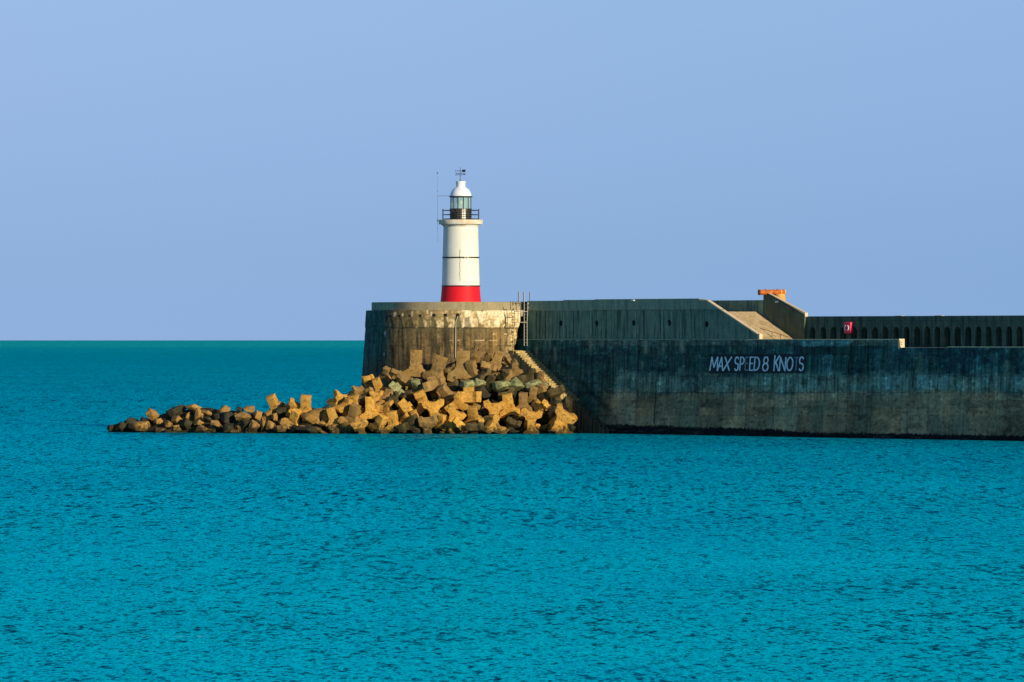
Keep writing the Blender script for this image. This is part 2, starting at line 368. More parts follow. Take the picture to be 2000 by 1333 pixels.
# front face of the lower wall with its own stain map
def wall_stain(s, z):
    X = P0.x + D.x * s; Y = P0.y + D.y * s
    px, py = to_px(X, Y, z)
    Dk = V3(.024, .088, .066); Md = V3(.19, .31, .20); Br = V3(.31, .255, .125); Tp = V3(.10, .15, .10); K = V3(.006, .010, .010)
    st = fbm(px / 9, py / 70, 3, 4); st2 = fbm(px / 25, py / 90, 11, 3); fine = fbm(px / 3, py / 4, 5, 3); blot = fbm(px / 38, py / 16, 21, 4)
    col = np.broadcast_to(Dk, px.shape + (3,)).copy()
    # dark zone with faint lighter runs
    col = mixc(col, V3(.06, .13, .10), ss(.52, .75, st) * .8)
    col = mixc(col, V3(.03, .14, .12), ss(1430, 1650, px) * ss(.4, .6, st2) * .6)
    col = mixc(col, V3(.012, .04, .042), ss(.5, .68, blot) * .7)
    col = mixc(col, V3(.07, .16, .13), ss(.55, .72, fbm(px / 14, py / 26, 23)) * .5)
    # paler middle band with ragged upper edge
    up = 731 + (st - .5) * 16 + (blot - .5) * 26
    m = ss(up - 9, up + 9, py) * (1 - ss(757 + (blot - .5) * 14, 775 + (blot - .5) * 14, py)) * ss(1185 + (blot - .5) * 90, 1260 + (blot - .5) * 90, px)
    col = mixc(col, Md, m * (.45 + .7 * ss(.35, .6, st)) .clip(0, 1) * .85)
    m = ss(0, 1, (py - 731) / 3) * (1 - ss(0, 1, (py - 757) / 6)) * ss(1640, 1780, px) * ss(.42, .6, vn(px / 31, py / 300, 8))
    col = mixc(col, V3(.16, .33, .26), m * .55)
    # brown base band
    top = 768 + (blot - .5) * 26
    m = ss(top - 9, top + 9, py) * ss(1150 + (blot - .5) * 60, 1215 + (blot - .5) * 60, px)
    col = mixc(col, Br, m * (.8 + .2 * st2))
    col = mixc(col, V3(.24, .155, .065), ss(800, 815, py) * ss(1540, 1570, px) * (1 - ss(1640, 1700, px)) * m * .4)
    col = mixc(col, V3(.08, .07, .04), m * ss(.52, .7, blot) * .5)
    col = mixc(col, V3(.12, .17, .10), m * ss(.5, .65, st2) * .5)
    # pale plain strip along the very top
    m = (1 - ss(674, 676, py + (st - .5) * 5)) * ss(1090, 1200, px) * (1 - ss(1748, 1756, px))
    col = mixc(col, Tp, m * (.45 + .55 * ss(.35, .6, st2)))
    for a, b, t in ((1557, 1604, .75), (1606, 1652, .6)):
        m = ss(a - 1, a + 1, px) * (1 - ss(b - 2, b + 2, px)) * (1 - ss(675, 678, py + (st - .5) * 5)) * ss(.25, .5, vn(px / 12, py / 20, 31) + .2)
        col = mixc(col, V3(.13, .36, .30), m * t)
    # every shuttering panel weathered a little differently
    JX = np.array([1066, 1100, 1133, 1166, 1203, 1240, 1280, 1318, 1364, 1410, 1454, 1509, 1555, 1605, 1652, 1700, 1757, 1811, 1880, 1944, 2010]); JY = np.array([676, 693, 714, 735, 752, 767, 782, 797, 812])
    ix = np.searchsorted(JX, px + 1.2 * (fine - .5)); iy = np.searchsorted(JY, py + 3 * (blot - .5))
    pn = _h(ix, iy, 5); pn2 = _h(ix, iy * 0 + 3, 9); amp = 1 - .5 * ss(1190, 1140, px)
    col = col * (1 + (.42 * (pn - .5) + .38 * (pn2 - .5)) * amp)[..., None]
    col = mixc(col, col * V3(1.35, 1.0, .8), ss(.6, 1, _h(ix, iy, 19)) * .6)
    # crisp drip streaks and patches where the skin has come away
    sk = vn(px / 1.9, py / 34, 201) * .6 + vn(px / 4.2, py / 60, 202) * .4
    col = col * (1 - (.45 * ss(.60, .70, sk) - .35 * ss(.36, .28, sk)) * (1 - .8 * ss(765, 785, py)))[..., None]
    ch = fbm(px / 7, py / 5, 211, 5)
    col = mixc(col, col * 1.9 + .01, ss(.66, .69, ch) * .7 * (1 - .6 * ss(765, 785, py)))
    col = mixc(col, col * .45, ss(.34, .31, fbm(px / 10, py / 7, 215, 5)) * .7)
    # isolated light runs under the top edge
    for cx, w_, y0, y1, t in ((1146, 3.5, 664, 684, .8), (1166, 3, 664, 676, .8), (1254, 3.5, 666, 692, 1), (1288, 3.5, 668, 690, .8), (1324, 4.5, 664, 688, 1.),
                              (1249, 2, 706, 722, .6), (1419, 1.5, 678, 686, .9), (1041, 2.5, 678, 700, .8), (1077, 2.5, 678, 706, .7), (1960, 5, 704, 752, .5), (1790, 6, 690, 735, .35)):
        m = np.exp(-((px - cx - (py - y0) * .06 + 2 * (st - .5)) / w_) ** 2) * ss(y0 - 2, y0 + 2, py) * (1 - ss(y1 - 6, y1 + 6, py))
        col = mixc(col, V3(.26, .30, .17), m * t * .8)
    # construction joints and cracks
    for jx in (1100, 1166, 1240, 1318, 1410, 1454, 1509, 1555, 1605, 1652, 1700, 1757, 1811, 1880, 1944):
        m = np.exp(-((px - jx + 1.5 * np.sin(py / 9.) * (jx % 3 == 0)) / 1.1) ** 2) * (.35 + .5 * vn(px * 0 + jx, py / 14, 9))
        col = col * (1 - .5 * m[..., None])
    for jy, a in ((693, .35), (735, .3), (767, .5), (797, .3), (812, .2)):
        m = np.exp(-((py - jy - 2.5 * (fbm(px / 30, px * 0, 44) - .5)) / 1.0) ** 2) * ss(.4, .6, vn(px / 24, py * 0 + jy, 14))
        col = col * (1 - a * m[..., None])
    for cx, y0, y1 in ((1277, 745, 830), (1779, 718, 758), (1690, 690, 724)):
        m = np.exp(-((px - cx - 4 * (fbm(py / 14, py * 0, 61) - .5)) / 1.4) ** 2) * ss(y0 - 3, y0 + 3, py) * (1 - ss(y1 - 4, y1 + 4, py))
        col = col * (1 - .75 * m[..., None])
    # darker diagonal band running down to the water
    m = np.exp(-(((py - 745) - (px - 1130) * .97) / 7.) ** 2) * ss(1120, 1140, px) * (1 - ss(1188, 1200, px))
    col = col * (1 - .5 * m[..., None])
    # drain streaks
    # weed line
    wl = np.interp(px, [1130, 1190, 1500, 1560, 2000, 2300], [828, 829, 838, 843.5, 850.5, 854]) + (blot - .5) * 5 + (fine - .5) * 5
    m = ss(wl - 1.5, wl + 2, py)
    kk = mixc(np.broadcast_to(K, col.shape).copy(), V3(.05, .06, .04), ss(.62, .72, fbm(px / 16, py / 3, 71)) * .6)
    col = col * (1 - m[..., None]) + kk * m[..., None]
    return col * (.6 + .8 * fine[..., None])
s_ = np.arange(-2.5, S_END, .06); z_ = np.concatenate([[-1.5, -.6], np.arange(-.1, ZT - .08, .06), [ZT - .09]])
SS, ZZ = np.meshgrid(s_, z_)
top_cut = np.where(SS > S_STEP + .3, ZL - .09, ZT - .09)
ZZ2 = np.minimum(ZZ, top_cut)
rough_ = (fbm(SS * 1.2, ZZ2 * 1.2, 2) - .5) * .06 + np.where(ZZ2 < .75, (fbm(SS * 1.6, ZZ2 * 2, 6) - .35) * .35 * np.clip((.85 - ZZ2) / .6, 0, 1), 0)
WW = BAT * ZZ2 - rough_
GV = np.stack([P0.x + D.x * SS + P.x * WW, P0.y + D.y * SS + P.y * WW, ZZ2], -1)
grid('lower_wall', GV, M['stained'], hw, wall_stain(SS, ZZ2))
# body and parapet top with chamfered front edge
def wall_top(name, s0, s1, zt, w_back, m, ch=.09, zb=7.2):
    wf = BAT * (zt - ch) + .004
    a = [(wf, zb), (wf, zt - ch), (wf + ch, zt), (w_back, zt), (w_back, zb)]
    bm = bmesh.new(); prism(bm, [pt(s0, w_, z) for w_, z in a], [pt(s1, w_, z) for w_, z in a])
    return obj(name, bm, m, hw)
wall_top('parapet_coping', -2.5, S_STEP, ZT, 1.0, M['cap'], .05)
wall_top('wall_coping', s_at(1850, .45), S_END, ZL, 1.4, M['cap'], .05)
# sunlit kerb in the gap beyond the parapet end
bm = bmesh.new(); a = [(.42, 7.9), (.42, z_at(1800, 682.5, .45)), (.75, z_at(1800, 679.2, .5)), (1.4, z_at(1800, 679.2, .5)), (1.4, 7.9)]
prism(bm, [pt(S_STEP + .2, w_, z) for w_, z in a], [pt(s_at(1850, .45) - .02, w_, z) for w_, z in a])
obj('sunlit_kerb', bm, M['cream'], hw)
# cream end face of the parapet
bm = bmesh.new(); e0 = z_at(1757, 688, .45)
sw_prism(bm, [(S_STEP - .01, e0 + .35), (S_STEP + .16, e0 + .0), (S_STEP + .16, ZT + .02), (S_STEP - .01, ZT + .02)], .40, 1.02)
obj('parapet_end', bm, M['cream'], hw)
for dz in (.28, .47):
    bm = bmesh.new(); q = pt(S_STEP + .14, .68, ZT - dz); tube(bm, q, q + D * .05, .045, n=10)
    obj('bolt_hole', bm, M['hole'], hw)

# speed board and letters
def board_pt(px, py, off):
    s = s_at(px, .3); z = z_at(px, py, .3); return pt(s, BAT * z - off, z)
bm = bmesh.new()
prism(bm, [board_pt(x, y, .04) for x, y in ((1385, 729), (1573, 729), (1573, 692), (1385, 692))], [board_pt(x, y, .005) for x, y in ((1385, 729), (1573, 729), (1573, 692), (1385, 692))])
board = obj('painted_board', bm, M['board'], hw)
def arc(cx, cy, rx, ry, a0, a1, n=10): return [(cx + rx * math.cos(R(a0 + (a1 - a0) * i / n)), cy + ry * math.sin(R(a0 + (a1 - a0) * i / n))) for i in range(n + 1)]
G = {
 'M': [[(0, 0), (.12, 1), (.5, .25), (.88, 1), (1, 0)]],
 'A': [[(0, 0), (.62, 1), (1, 0)], [(.22, .33), (.86, .33)]],
 'X': [[(0, 0), (1, 1)], [(.12, 1), (.85, 0)]],
 'S': [arc(.5, .74, .42, .26, 30, 235, 12) + arc(.5, .26, .42, .27, 60, -150, 12)],
 'P': [[(.12, 0), (.12, 1)], [(.12, 1)] + arc(.45, .74, .45, .26, 90, -90, 10) + [(.12, .48)]],
 'E': [[(1, 1), (.1, 1), (.1, 0), (1, 0)], [(.1, .52), (.85, .52)]],
 'D': [[(.1, 0), (.1, 1)] + arc(.35, .5, .6, .5, 90, -90, 12) + [(.1, 0)]],
 '8': [arc(.5, .76, .34, .24, 0, 360, 16), arc(.5, .27, .44, .27, 0, 360, 16)],
 'K': [[(.1, 0), (.1, 1)], [(1, 1), (.14, .45)], [(.35, .58), (1, 0)]],
 'N': [[(.05, 0), (.05, 1), (.95, 0), (.95, 1)]],
 'O': [arc(.5, .5, .48, .5, 0, 360, 20)],
 'T': [[(0, 1), (1, 1)], [(.5, 1), (.5, 0)]],
}
def zx(x): return 1350 + x / 5.714
def zy(y): return 550 + y / 5.714
txt = [('M', 216, 300, 845, 995, 0), ('A', 300, 358, 848, 995, 0), ('X', 364, 446, 845, 995, 0), ('S', 486, 532, 845, 993, 0), ('P', 542, 594, 847, 993, 0), ('E', 602, 640, 848, 990, 1), ('E', 652, 694, 846, 992, 0),
       ('D', 702, 766, 848, 992, 0), ('8', 798, 866, 845, 998, 0), ('K', 924, 982, 828, 998, 0), ('N', 988, 1056, 848, 998, 0), ('O', 1068, 1136, 848, 995, 0), ('T', 1150, 1198, 850, 995, 1), ('S', 1204, 1258, 845, 995, 0)]
for ch, x0, x1, y0, y1, fade in txt:
    bm = bmesh.new()
    for k_, st in enumerate(G[ch]):
        prev = None
        for i, (u, v_) in enumerate(st):
            v_ += .0; u += (v_ - .5) * .10
            if prev is not None:
                a = board_pt(zx(x0 + (x1 - x0) * prev[0]), zy(y1 + (y0 - y1) * prev[1]), .045)
                b = board_pt(zx(x0 + (x1 - x0) * u), zy(y1 + (y0 - y1) * v_), .045)
                t = (b - a).normalized(); nrm = (-P).cross(t).normalized() * (.085 if abs(t.z) > .5 else .06)
                o_ = -P * .006 * (1 + .3 * (i % 2) + .7 * k_)
                a = a - t * .03; b = b + t * .03
                prism(bm, [a + nrm + o_, b + nrm + o_, b - nrm + o_, a - nrm + o_], [q - o_ * 1.2 + P * .002 for q in (a + nrm, b + nrm, b - nrm, a - nrm)])
            prev = (u, v_)
    obj('letter', bm, M['letter_faded'] if fade else M['letter'], board)

# upper wall: cap band over a recessed panel with holes, sloping down beside the ramp
ZU = 12.72
sA = s_at(1030, .6); sB = s_at(1365, .6); sC = s_at(1480, .6); sB2 = s_at(1381, .6)
zC = z_at(1480, 655, .6); zB = z_at(1381, 589, .6)
zcap = z_at(1200, 606, .6)
me_p = None
bm = bmesh.new()
sw_prism(bm, [(sA, ZT - .1), (sC, ZT - .1), (sC, zC - .05), (s_at(1409, .6), zcap - .006), (sA, zcap - .006)], .66, .92)
panel = obj('upper_wall', bm, M['upper'], hw)
cut = bmesh.new()
for hx, hy in ((1095, 632), (1165, 632), (1237.5, 631.5), (1307, 631), (1380, 634)):
    s = s_at(hx, .66); z = z_at(hx, hy, .66)
    tube(cut, pt(s, .3, z), pt(s, .84, z), .29, n=20)
bmesh.ops.recalc_face_normals(cut, faces=cut.faces); cme = bpy.data.meshes.new('cut'); cut.to_mesh(cme); cut.free(); cob = bpy.data.objects.new('cut', cme); C.objects.link(cob)
bo = panel.modifiers.new('b', 'BOOLEAN'); bo.object = cob; bo.operation = 'DIFFERENCE'; bo.solver = 'EXACT'
bpy.context.view_layer.update()
dg = bpy.context.evaluated_depsgraph_get(); nm = bpy.data.meshes.new_from_object(panel.evaluated_get(dg)); panel.modifiers.clear(); panel.data = nm
bpy.data.objects.remove(cob)
for hx, hy in ((1095, 632), (1165, 632), (1237.5, 631.5), (1307, 631), (1380, 634)):
    s = s_at(hx, .66); z = z_at(hx, hy, .66); bm = bmesh.new(); tube(bm, pt(s, .80, z), pt(s, .835, z), .285, n=20)
    obj('porthole', bm, M['hole'], hw)
# cap band in lengths with slightly different heights
bm = bmesh.new()
seg = [(1030, 1100, 587.9), (1100, 1162, 586.1), (1162, 1300, 584.4), (1300, 1365, 583.6)]
for a, b, y in seg:
    bm = bmesh.new(); s0 = s_at(a, .58); s1 = s_at(b, .58) - .012
    sw_box(bm, s0, s1, .58, .96, zcap, z_at((a + b) / 2, y, .58)); bev(bm, .02, 1)
    obj('cap_band', bm, M['cap'], hw)
bm = bmesh.new(); sw_prism(bm, [(sB + .002, zcap), (s_at(1409, .6), zcap), (sB2, zB), (sB + .002, zB + .1)], .58, .96); obj('cap_band', bm, M['cap'], hw)
# sloping cream coping and its end post
bm = bmesh.new()
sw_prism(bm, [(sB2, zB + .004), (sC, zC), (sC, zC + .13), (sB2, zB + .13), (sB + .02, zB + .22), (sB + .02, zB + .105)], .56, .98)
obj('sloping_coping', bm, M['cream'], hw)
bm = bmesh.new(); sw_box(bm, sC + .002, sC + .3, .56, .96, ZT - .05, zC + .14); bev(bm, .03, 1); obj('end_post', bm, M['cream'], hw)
# raised ribs of the shuttering on the panel
for hx, y0, y1, wd in ((1048, 606, 662, .05), (1065, 606, 662, .06), (1102, 609, 662, .10), (1155, 609, 655, .11), (1242, 608, 622, .09), (1242, 650, 663, .09), (1258, 608, 662, .05), (1276, 609, 618, .12),
                       (1294, 609, 662, .11), (1313, 609, 630, .10), (1331, 609, 662, .12), (1349, 609, 662, .11), (1206, 606, 662, .05), (1120, 606, 662, .05), (1184, 606, 662, .05)):
    bm = bmesh.new(); s = s_at(hx, .66); sw_box(bm, s - wd, s + wd, .66 - (.07 if wd > .08 else .03), .655, max(z_at(hx, y1, .66), ZT + .01), z_at(hx, y0, .66) - .02)
    obj('rib', bm, M['cap'] if wd > .08 else M['dark'], hw)
bm = bmesh.new(); a = s_at(1236, .5); sw_box(bm, a - .2, a + .22, .42, .575, z_at(1236, 588.5, .5), z_at(1236, 585.8, .5)); bev(bm, .02, 1)
dl = obj('wall_light', bm, M['whitep']); tag(dl, 'small white bulkhead light fixed to the top edge of the long dark wall', 'wall light')

# link wall behind the ladder, closing the recess next to the bastion
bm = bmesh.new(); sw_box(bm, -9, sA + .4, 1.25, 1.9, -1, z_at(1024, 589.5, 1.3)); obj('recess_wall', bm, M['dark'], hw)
# deck behind the parapets
bm = bmesh.new(); sw_box(bm, -9, S_END, .97, 5.3, 7.3, 8.2); obj('deck', bm, M['deck'], hw)

# ------------------------------------------------------------------ stair on the outer face
st_ = thing('stone_staircase', 'weathered stone staircase running down the wall face beside the bastion', 'staircase', pt(3, -1, 0))
z0 = 7.86; rise, run = .205, .355
s = s_at(1031, -.2) - .4
bm = bmesh.new(); sw_box(bm, s - 2.6, s, -1.65, .9, -1, z0); bev(bm, .03, 1)
obj('landing', bm, M['stair'], st_)
n = 0; zz = z0 - .05; W1 = -1.6
while zz > .35:
    bm = bmesh.new()
    wj = W1 + random.uniform(-.02, .02)
    sw_box(bm, s + .001, s + run, wj, .05 + BAT * 3 if zz > 3 else .03, -1, zz)
    if zz > 2: bev(bm, .03, 1)
    obj('step', bm, M['stair'] if zz > 3.2 else M['stair_lo'], st_)
    W1 = -1.6 if zz > 3.9 else -.7
    s += run; zz -= rise; n += 1

# ------------------------------------------------------------------ rear sea wall with arches, ramp, buttress
WR = 5.0
rw = thing('arcaded_seawall', 'dark rear seawall with a row of shallow arched niches behind the front wall', 'seawall', pt(30, WR, 0))
ZA = 11.05; zb = 8.203
ax = [1587, 1608, 1628, 1647, 1668, 1688, 1709, 1729, 1750, 1770.5, 1791, 1811, 1830.6, 1850, 1870.6, 1891, 1911, 1930.7, 1950.5, 1970.5, 1991]
as_ = [s_at(x, WR) for x in ax]
dsp = as_[-1] - as_[-2]
as_ += [as_[-1] + dsp * (i + 1) for i in range(5)]
zcr = 10.07
sL = s_at(1562, WR)
for i, a in enumerate(as_):
    l = sL if i == 0 else (a + as_[i - 1]) / 2
    r = (a + as_[i + 1]) / 2 if i + 1 < len(as_) else a + dsp / 2
    hwid = (as_[3] - as_[2]) * .29
    zs = zcr - hwid
    poly = [(l, zb), (l, ZA - .42), (r, ZA - .42), (r, zb), (a + hwid, zb), (a + hwid, zs)] + [(a + hwid * math.cos(R(t)), zs + hwid * math.sin(R(t))) for t in range(18, 180, 18)] + [(a - hwid, zs), (a - hwid, zb)]
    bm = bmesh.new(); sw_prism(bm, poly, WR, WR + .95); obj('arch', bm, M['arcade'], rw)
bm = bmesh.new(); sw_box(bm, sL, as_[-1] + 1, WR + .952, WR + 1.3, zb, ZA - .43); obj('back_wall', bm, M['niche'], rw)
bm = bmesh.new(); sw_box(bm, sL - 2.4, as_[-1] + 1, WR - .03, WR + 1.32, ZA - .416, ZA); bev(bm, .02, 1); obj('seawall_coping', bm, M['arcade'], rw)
for hx, y0, y1 in ((1677.5, 632, 646),):
    bm = bmesh.new(); a = s_at(hx, WR); sw_box(bm, a - .22, a + .22, WR - .02, WR - .002, z_at(hx, y1, WR), z_at(hx, y0, WR)); obj('pale_patch', bm, M['butt'], rw)
for hx in (1755, 1833):
    bm = bmesh.new(); a = s_at(hx, WR); sw_box(bm, a - .5, a + .5, WR - .08, WR + .3, ZA + .002, ZA + .035); bev(bm, .01, 1); obj('coping_strip', bm, M['cream'], rw)  # thin cream strip on top of the coping

rp_ = thing('access_ramp', 'sunlit sloping concrete ramp between the upper and lower breakwater levels', 'ramp', pt(30, 3, 0))
w0r, w1r = 1.003, 4.72
sr0 = s_at(1418, w0r); zr0 = z_at(1418, 609, w0r); sr1 = s_at(1492, w0r); zr1 = z_at(1492, 664, w0r)
slope = (zr1 - zr0) / (sr1 - sr0); se = sr1 + (8.21 - zr1) / slope
bm = bmesh.new(); sw_prism(bm, [(sr0 - 14, 8.21), (se, 8.21), (sr0, zr0), (sr0 - 14, zr0)], w0r, w1r); obj('ramp_surface', bm, M['ramp_'], rp_)
# rear retaining wall at the ramp head, and the wing wall that slopes beside it
bm = bmesh.new(); sw_box(bm, s_at(1200, WR) - 3, s_at(1491, WR - .2), WR - .25, WR + .8, 8.2, z_at(1440, 587, WR)); bev(bm, .02, 1); obj('rear_wall', bm, M['upper'], rp_)
def wz(px, py, w_): return (s_at(px, w_), z_at(px, py, w_))
wing = thing('wing_wall', 'grey green sloping buttress wall between the ramp and the arcaded seawall', 'buttress wall', pt(33, WR, 0))
ww = WR - .27
bm = bmesh.new(); sw_prism(bm, [(s_at(1491, ww), 8.205), (s_at(1571, ww), 8.205), wz(1571, 618, ww), wz(1500, 574.5, ww), wz(1491, 575, ww)], ww, ww + .4)
obj('wing', bm, M['butt'], wing)
bm = bmesh.new(); a = wz(1571, 619, ww); b = wz(1571, 611.5, ww); c = wz(1500, 574, ww)
sw_prism(bm, [(a[0] + .003, a[1]), (a[0] + .14, a[1]), (a[0] + .13, b[1]), (c[0], c[1] + .07), (c[0], c[1] + .025), (a[0] + .003, b[1] - .1)], ww - .01, ww + .3)
obj('wing_coping', bm, M['cream'], wing)
bm = bmesh.new(); sw_box(bm, s_at(1514, ww), s_at(1518, ww) + .2, ww - .03, ww - .002, z_at(1515, 591.5, ww), z_at(1515, 588, ww)); obj('plate', bm, M['plate'], wing)
# ramp handrail
hr = thing('ramp_handrail', 'thin rusty handrail on short posts running down the sunlit ramp', 'handrail', pt(31, 2.6, 0))
def ramp_z(s): return zr0 + (s - sr0) * slope
wrail = 2.4
pts = []
for px, py in ((1443.6, 627), (1463, 633.5), (1481, 640), (1497, 645), (1508, 648.5), (1524, 653.5), (1541, 659)):
    pts.append(pt(s_at(px, wrail), wrail, z_at(px, py, wrail)))
bm = bmesh.new(); path(bm, pts, .028); obj('rail', bm, M['rail'], hr)
for q, c in zip(pts, (1, 0, 1, 0, 1, 1, 1)):
    if not c: continue
    s = (q - P0).dot(D); zz = max(ramp_z(s), 8.2) + .0
    if q.z > zz:
        bm = bmesh.new(); tube(bm, Vector((q.x, q.y, zz - .05)), q, .028, n=6); obj('post', bm, M['rail'], hr)

# rust-orange drum on the wing wall
rd = thing('rusty_drum', 'orange rusty horizontal drum mounted on top of the sloping buttress wall', 'drum', pt(s_at(1508, 5.3), 5.3, z_at(1508, 577, 5.3)))
Yd = pt(s_at(1508, 5.3), 5.3).y
a = at(1482, 571.5, Yd - .35); b = at(1533, 571, Yd + .35)
bm = bmesh.new(); tube(bm, a, b, .25, n=28); bev(bm, .02, 1); body = obj('drum_body', bm, M['rust'], rd, True)
ax_ = (b - a).normalized()
for q, r in ((a - ax_ * .02, .265), (b - ax_ * .1, .268), (a + ax_ * 2.1, .262)):
    bm = bmesh.new(); tube(bm, q, q + ax_ * .12, r, n=28); obj('drum_band', bm, M['rust2'] if r != .265 else M['rustd'], rd, True)
bm = bmesh.new(); tube(bm, a - ax_ * .03, a - ax_ * .022, .2, n=24); obj('drum_mouth', bm, M['rustd'], rd)
bm = bmesh.new(); c0 = at(1523, 588, Yd); c1 = at(1523, 574.5, Yd); lathe(bm, (c0.x, c0.y), [(.56, c0.z), (.54, (c0.z + c1.z) / 2), (.50, c1.z)], 32); obj('pedestal', bm, M['rust2'], rd, True)
for px in (1494.5, 1518):
    bm = bmesh.new(); q = at(px, 566.5, Yd); tube(bm, q - Vector((0, 0, .05)), q + Vector((0, 0, .13)), .045, .03, 8); obj('lug', bm, M['steel_dark'], rd)

# lifebuoy cabinet
lb = thing('lifebuoy_cabinet', 'red lifebuoy housing with a white ring hung on the arcaded seawall', 'lifebuoy cabinet', pt(s_at(1655, WR), WR - .3, 9.3))
s0, s1 = s_at(1648.8, WR - .3), s_at(1661.8, WR - .3); zb_, zt_ = z_at(1655, 652, WR - .3), z_at(1655, 629.5, WR - .3)
bm = bmesh.new(); sw_box(bm, s0, s1, WR - .35, WR - .01, zb_, zt_); bev(bm, .07, 3); obj('cabinet_body', bm, M['redbox'], lb, True)
cz = z_at(1655, 641, WR - .35); cs = (s0 + s1) / 2 - .05
bm = bmesh.new(); nn = 24
for k_, (a0, a1) in enumerate(((-62, 62), (118, 242))):
    pp = [pt(cs + .30 * math.cos(R(a0 + (a1 - a0) * i / 8)), WR - .37, cz + .25 * math.sin(R(a0 + (a1 - a0) * i / 8))) for i in range(9)]
    bm = bmesh.new(); path(bm, pp, .05, 6); obj('ring_mark', bm, M['whitep'], lb)

# ------------------------------------------------------------------ bastion
BX, BY = -5.05, 650.0
def RB(z): return 9.15 + (11.75 - z) * .069
ba = thing('round_bastion', 'round weathered concrete bastion at the breakwater end carrying the lighthouse', 'bastion', (BX, BY, 0))
ZD = H + (664 - 606) * 640.8 / F
ZP = H + (664 - 590) * 641 / F
zg = np.concatenate([[-1.5], np.arange(0, ZD, .07), [ZD]])
edge_px = np.interp(zg, [-2, 3, 7.8, 9.2, 10.2, 12], [1008, 1008, 1004.5, 1008.5, 1013, 1017]) + (fbm(zg * 2.3, zg * 0, 77) - .5) * 5 * (zg > 7.5)
phe = np.arcsin(((edge_px - 1000) / F * 643 - BX) / RB(zg))
u = np.linspace(0, 1, 620)
PH = -R(210) + u[None, :] * (phe[:, None] + R(210)); Zg = np.repeat(zg[:, None], len(u), 1)
RR = RB(Zg)
Xg = BX + RR * np.sin(PH); Yg = BY - RR * np.cos(PH)
px, py = to_px(Xg, Yg, Zg)
side = (PH > -R(100)).astype(float)
def bastion_stain():
    st = fbm(px / 6, py / 60, 103, 4); st2 = fbm(px / 16, py / 70, 111, 3); fine = fbm(px / 2.5, py / 2.5, 105, 3); bl = fbm(px / 22, py / 14, 121, 4); bl2 = fbm(px / 9, py / 6, 131, 4)
    rel = np.zeros_like(px)
    brown = V3(.20, .135, .055)
    col = np.broadcast_to(brown, px.shape + (3,)).copy()
    col = mixc(col, V3(.065, .052, .028), ss(.45, .58, st))
    col = mixc(col, V3(.30, .20, .085), ss(.58, .72, fbm(px / 9, py / 50, 117)) * .6)
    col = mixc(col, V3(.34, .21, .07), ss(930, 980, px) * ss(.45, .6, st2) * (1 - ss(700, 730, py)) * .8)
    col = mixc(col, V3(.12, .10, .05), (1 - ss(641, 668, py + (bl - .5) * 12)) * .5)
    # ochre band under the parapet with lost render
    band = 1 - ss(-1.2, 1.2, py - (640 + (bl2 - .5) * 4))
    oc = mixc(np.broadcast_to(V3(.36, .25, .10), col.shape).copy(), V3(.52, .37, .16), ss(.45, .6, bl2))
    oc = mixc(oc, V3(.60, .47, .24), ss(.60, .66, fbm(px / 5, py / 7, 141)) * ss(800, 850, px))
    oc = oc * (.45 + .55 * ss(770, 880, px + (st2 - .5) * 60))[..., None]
    b = band * ss(745, 800, px + (bl - .5) * 20) * (.55 + .45 * ss(.4, .55, st2)); rel += band * .05
    col = col * (1 - b[..., None]) + oc * b[..., None]
    # fresh cream render on the right
    edge = 640 + 3 * np.sin(px / 7) - np.exp(-((px - 984) / 13.) ** 2) * 12 + (bl2 - .5) * 9
    m = ss(898, 904, px + (bl2 - .5) * 6) * ss(605, 607, py) * (1 - ss(edge - 1, edge + 1.5, py)) * ss(.36, .44, fbm(px / 9, py / 11, 151) + .16 * ss(940, 950, px))
    cr = mixc(np.broadcast_to(V3(.78, .64, .40), col.shape).copy(), V3(.50, .36, .16), ss(.5, .68, fbm(px / 5, py / 9, 161)))
    col = col * (1 - m[..., None]) + cr * m[..., None]; rel += m * .05
    m = ss(820, 840, px) * (1 - ss(893, 903, px)) * ss(622 + (bl2 - .5) * 9, 624 + (bl2 - .5) * 9, py) * (1 - ss(639, 641, py)) * ss(.4, .5, fbm(px / 11, py / 8, 171))
    col = mixc(col, V3(.66, .50, .27), m)
    m = np.exp(-((px - 1004 + (py - 640) * .06) / (9 + 3 * (bl - .5))) ** 2) * ss(608, 616, py) * ss(.35, .5, fbm(px / 4, py / 4, 181))
    col = mixc(col, V3(.66, .50, .24), m * .95)
    # small bright runs
    for cx, y0, y1 in ((770, 611, 618), (773, 610, 617), (787, 612, 618), (805.5, 608, 618), (835, 605, 613), (843, 610, 617), (832, 628, 640), (814, 638, 641)):
        m = np.exp(-((px - cx) / 1.6) ** 2) * ss(y0 - 1, y0 + 1, py) * (1 - ss(y1 - 1, y1 + 1, py)); col = mixc(col, V3(.8, .62, .34), m)
    # damp runs below the drain holes
    for cx, wd, t in ((764, 3, .55), (781, 4.2, .55), (801, 4, .7), (821.5, 5, .75), (846.5, 5, .95), (870, 4, .95), (894, 6, .9), (912, 6, .7), (934, 1.3, .8), (976, 1.2, .5), (986.5, 1.6, .8)):
        top = 620 if cx < 900 else 621
        w_ = wd * (.7 + .5 * ss(616, 640, py)) * (1 + .25 * (fine - .5))
        m = (1 - ss(.75, 1.15, np.abs(px - cx - 1.2 * np.sin(py / 5)) / w_)) * ss(top - 3, top + 1, py) * (1 - ss(641, 644 + 20 * (vn(px / 4, px * 0 + 3, 5) > .6), py))
        col = mixc(col, V3(.11, .10, .045), m * t); rel -= m * .03
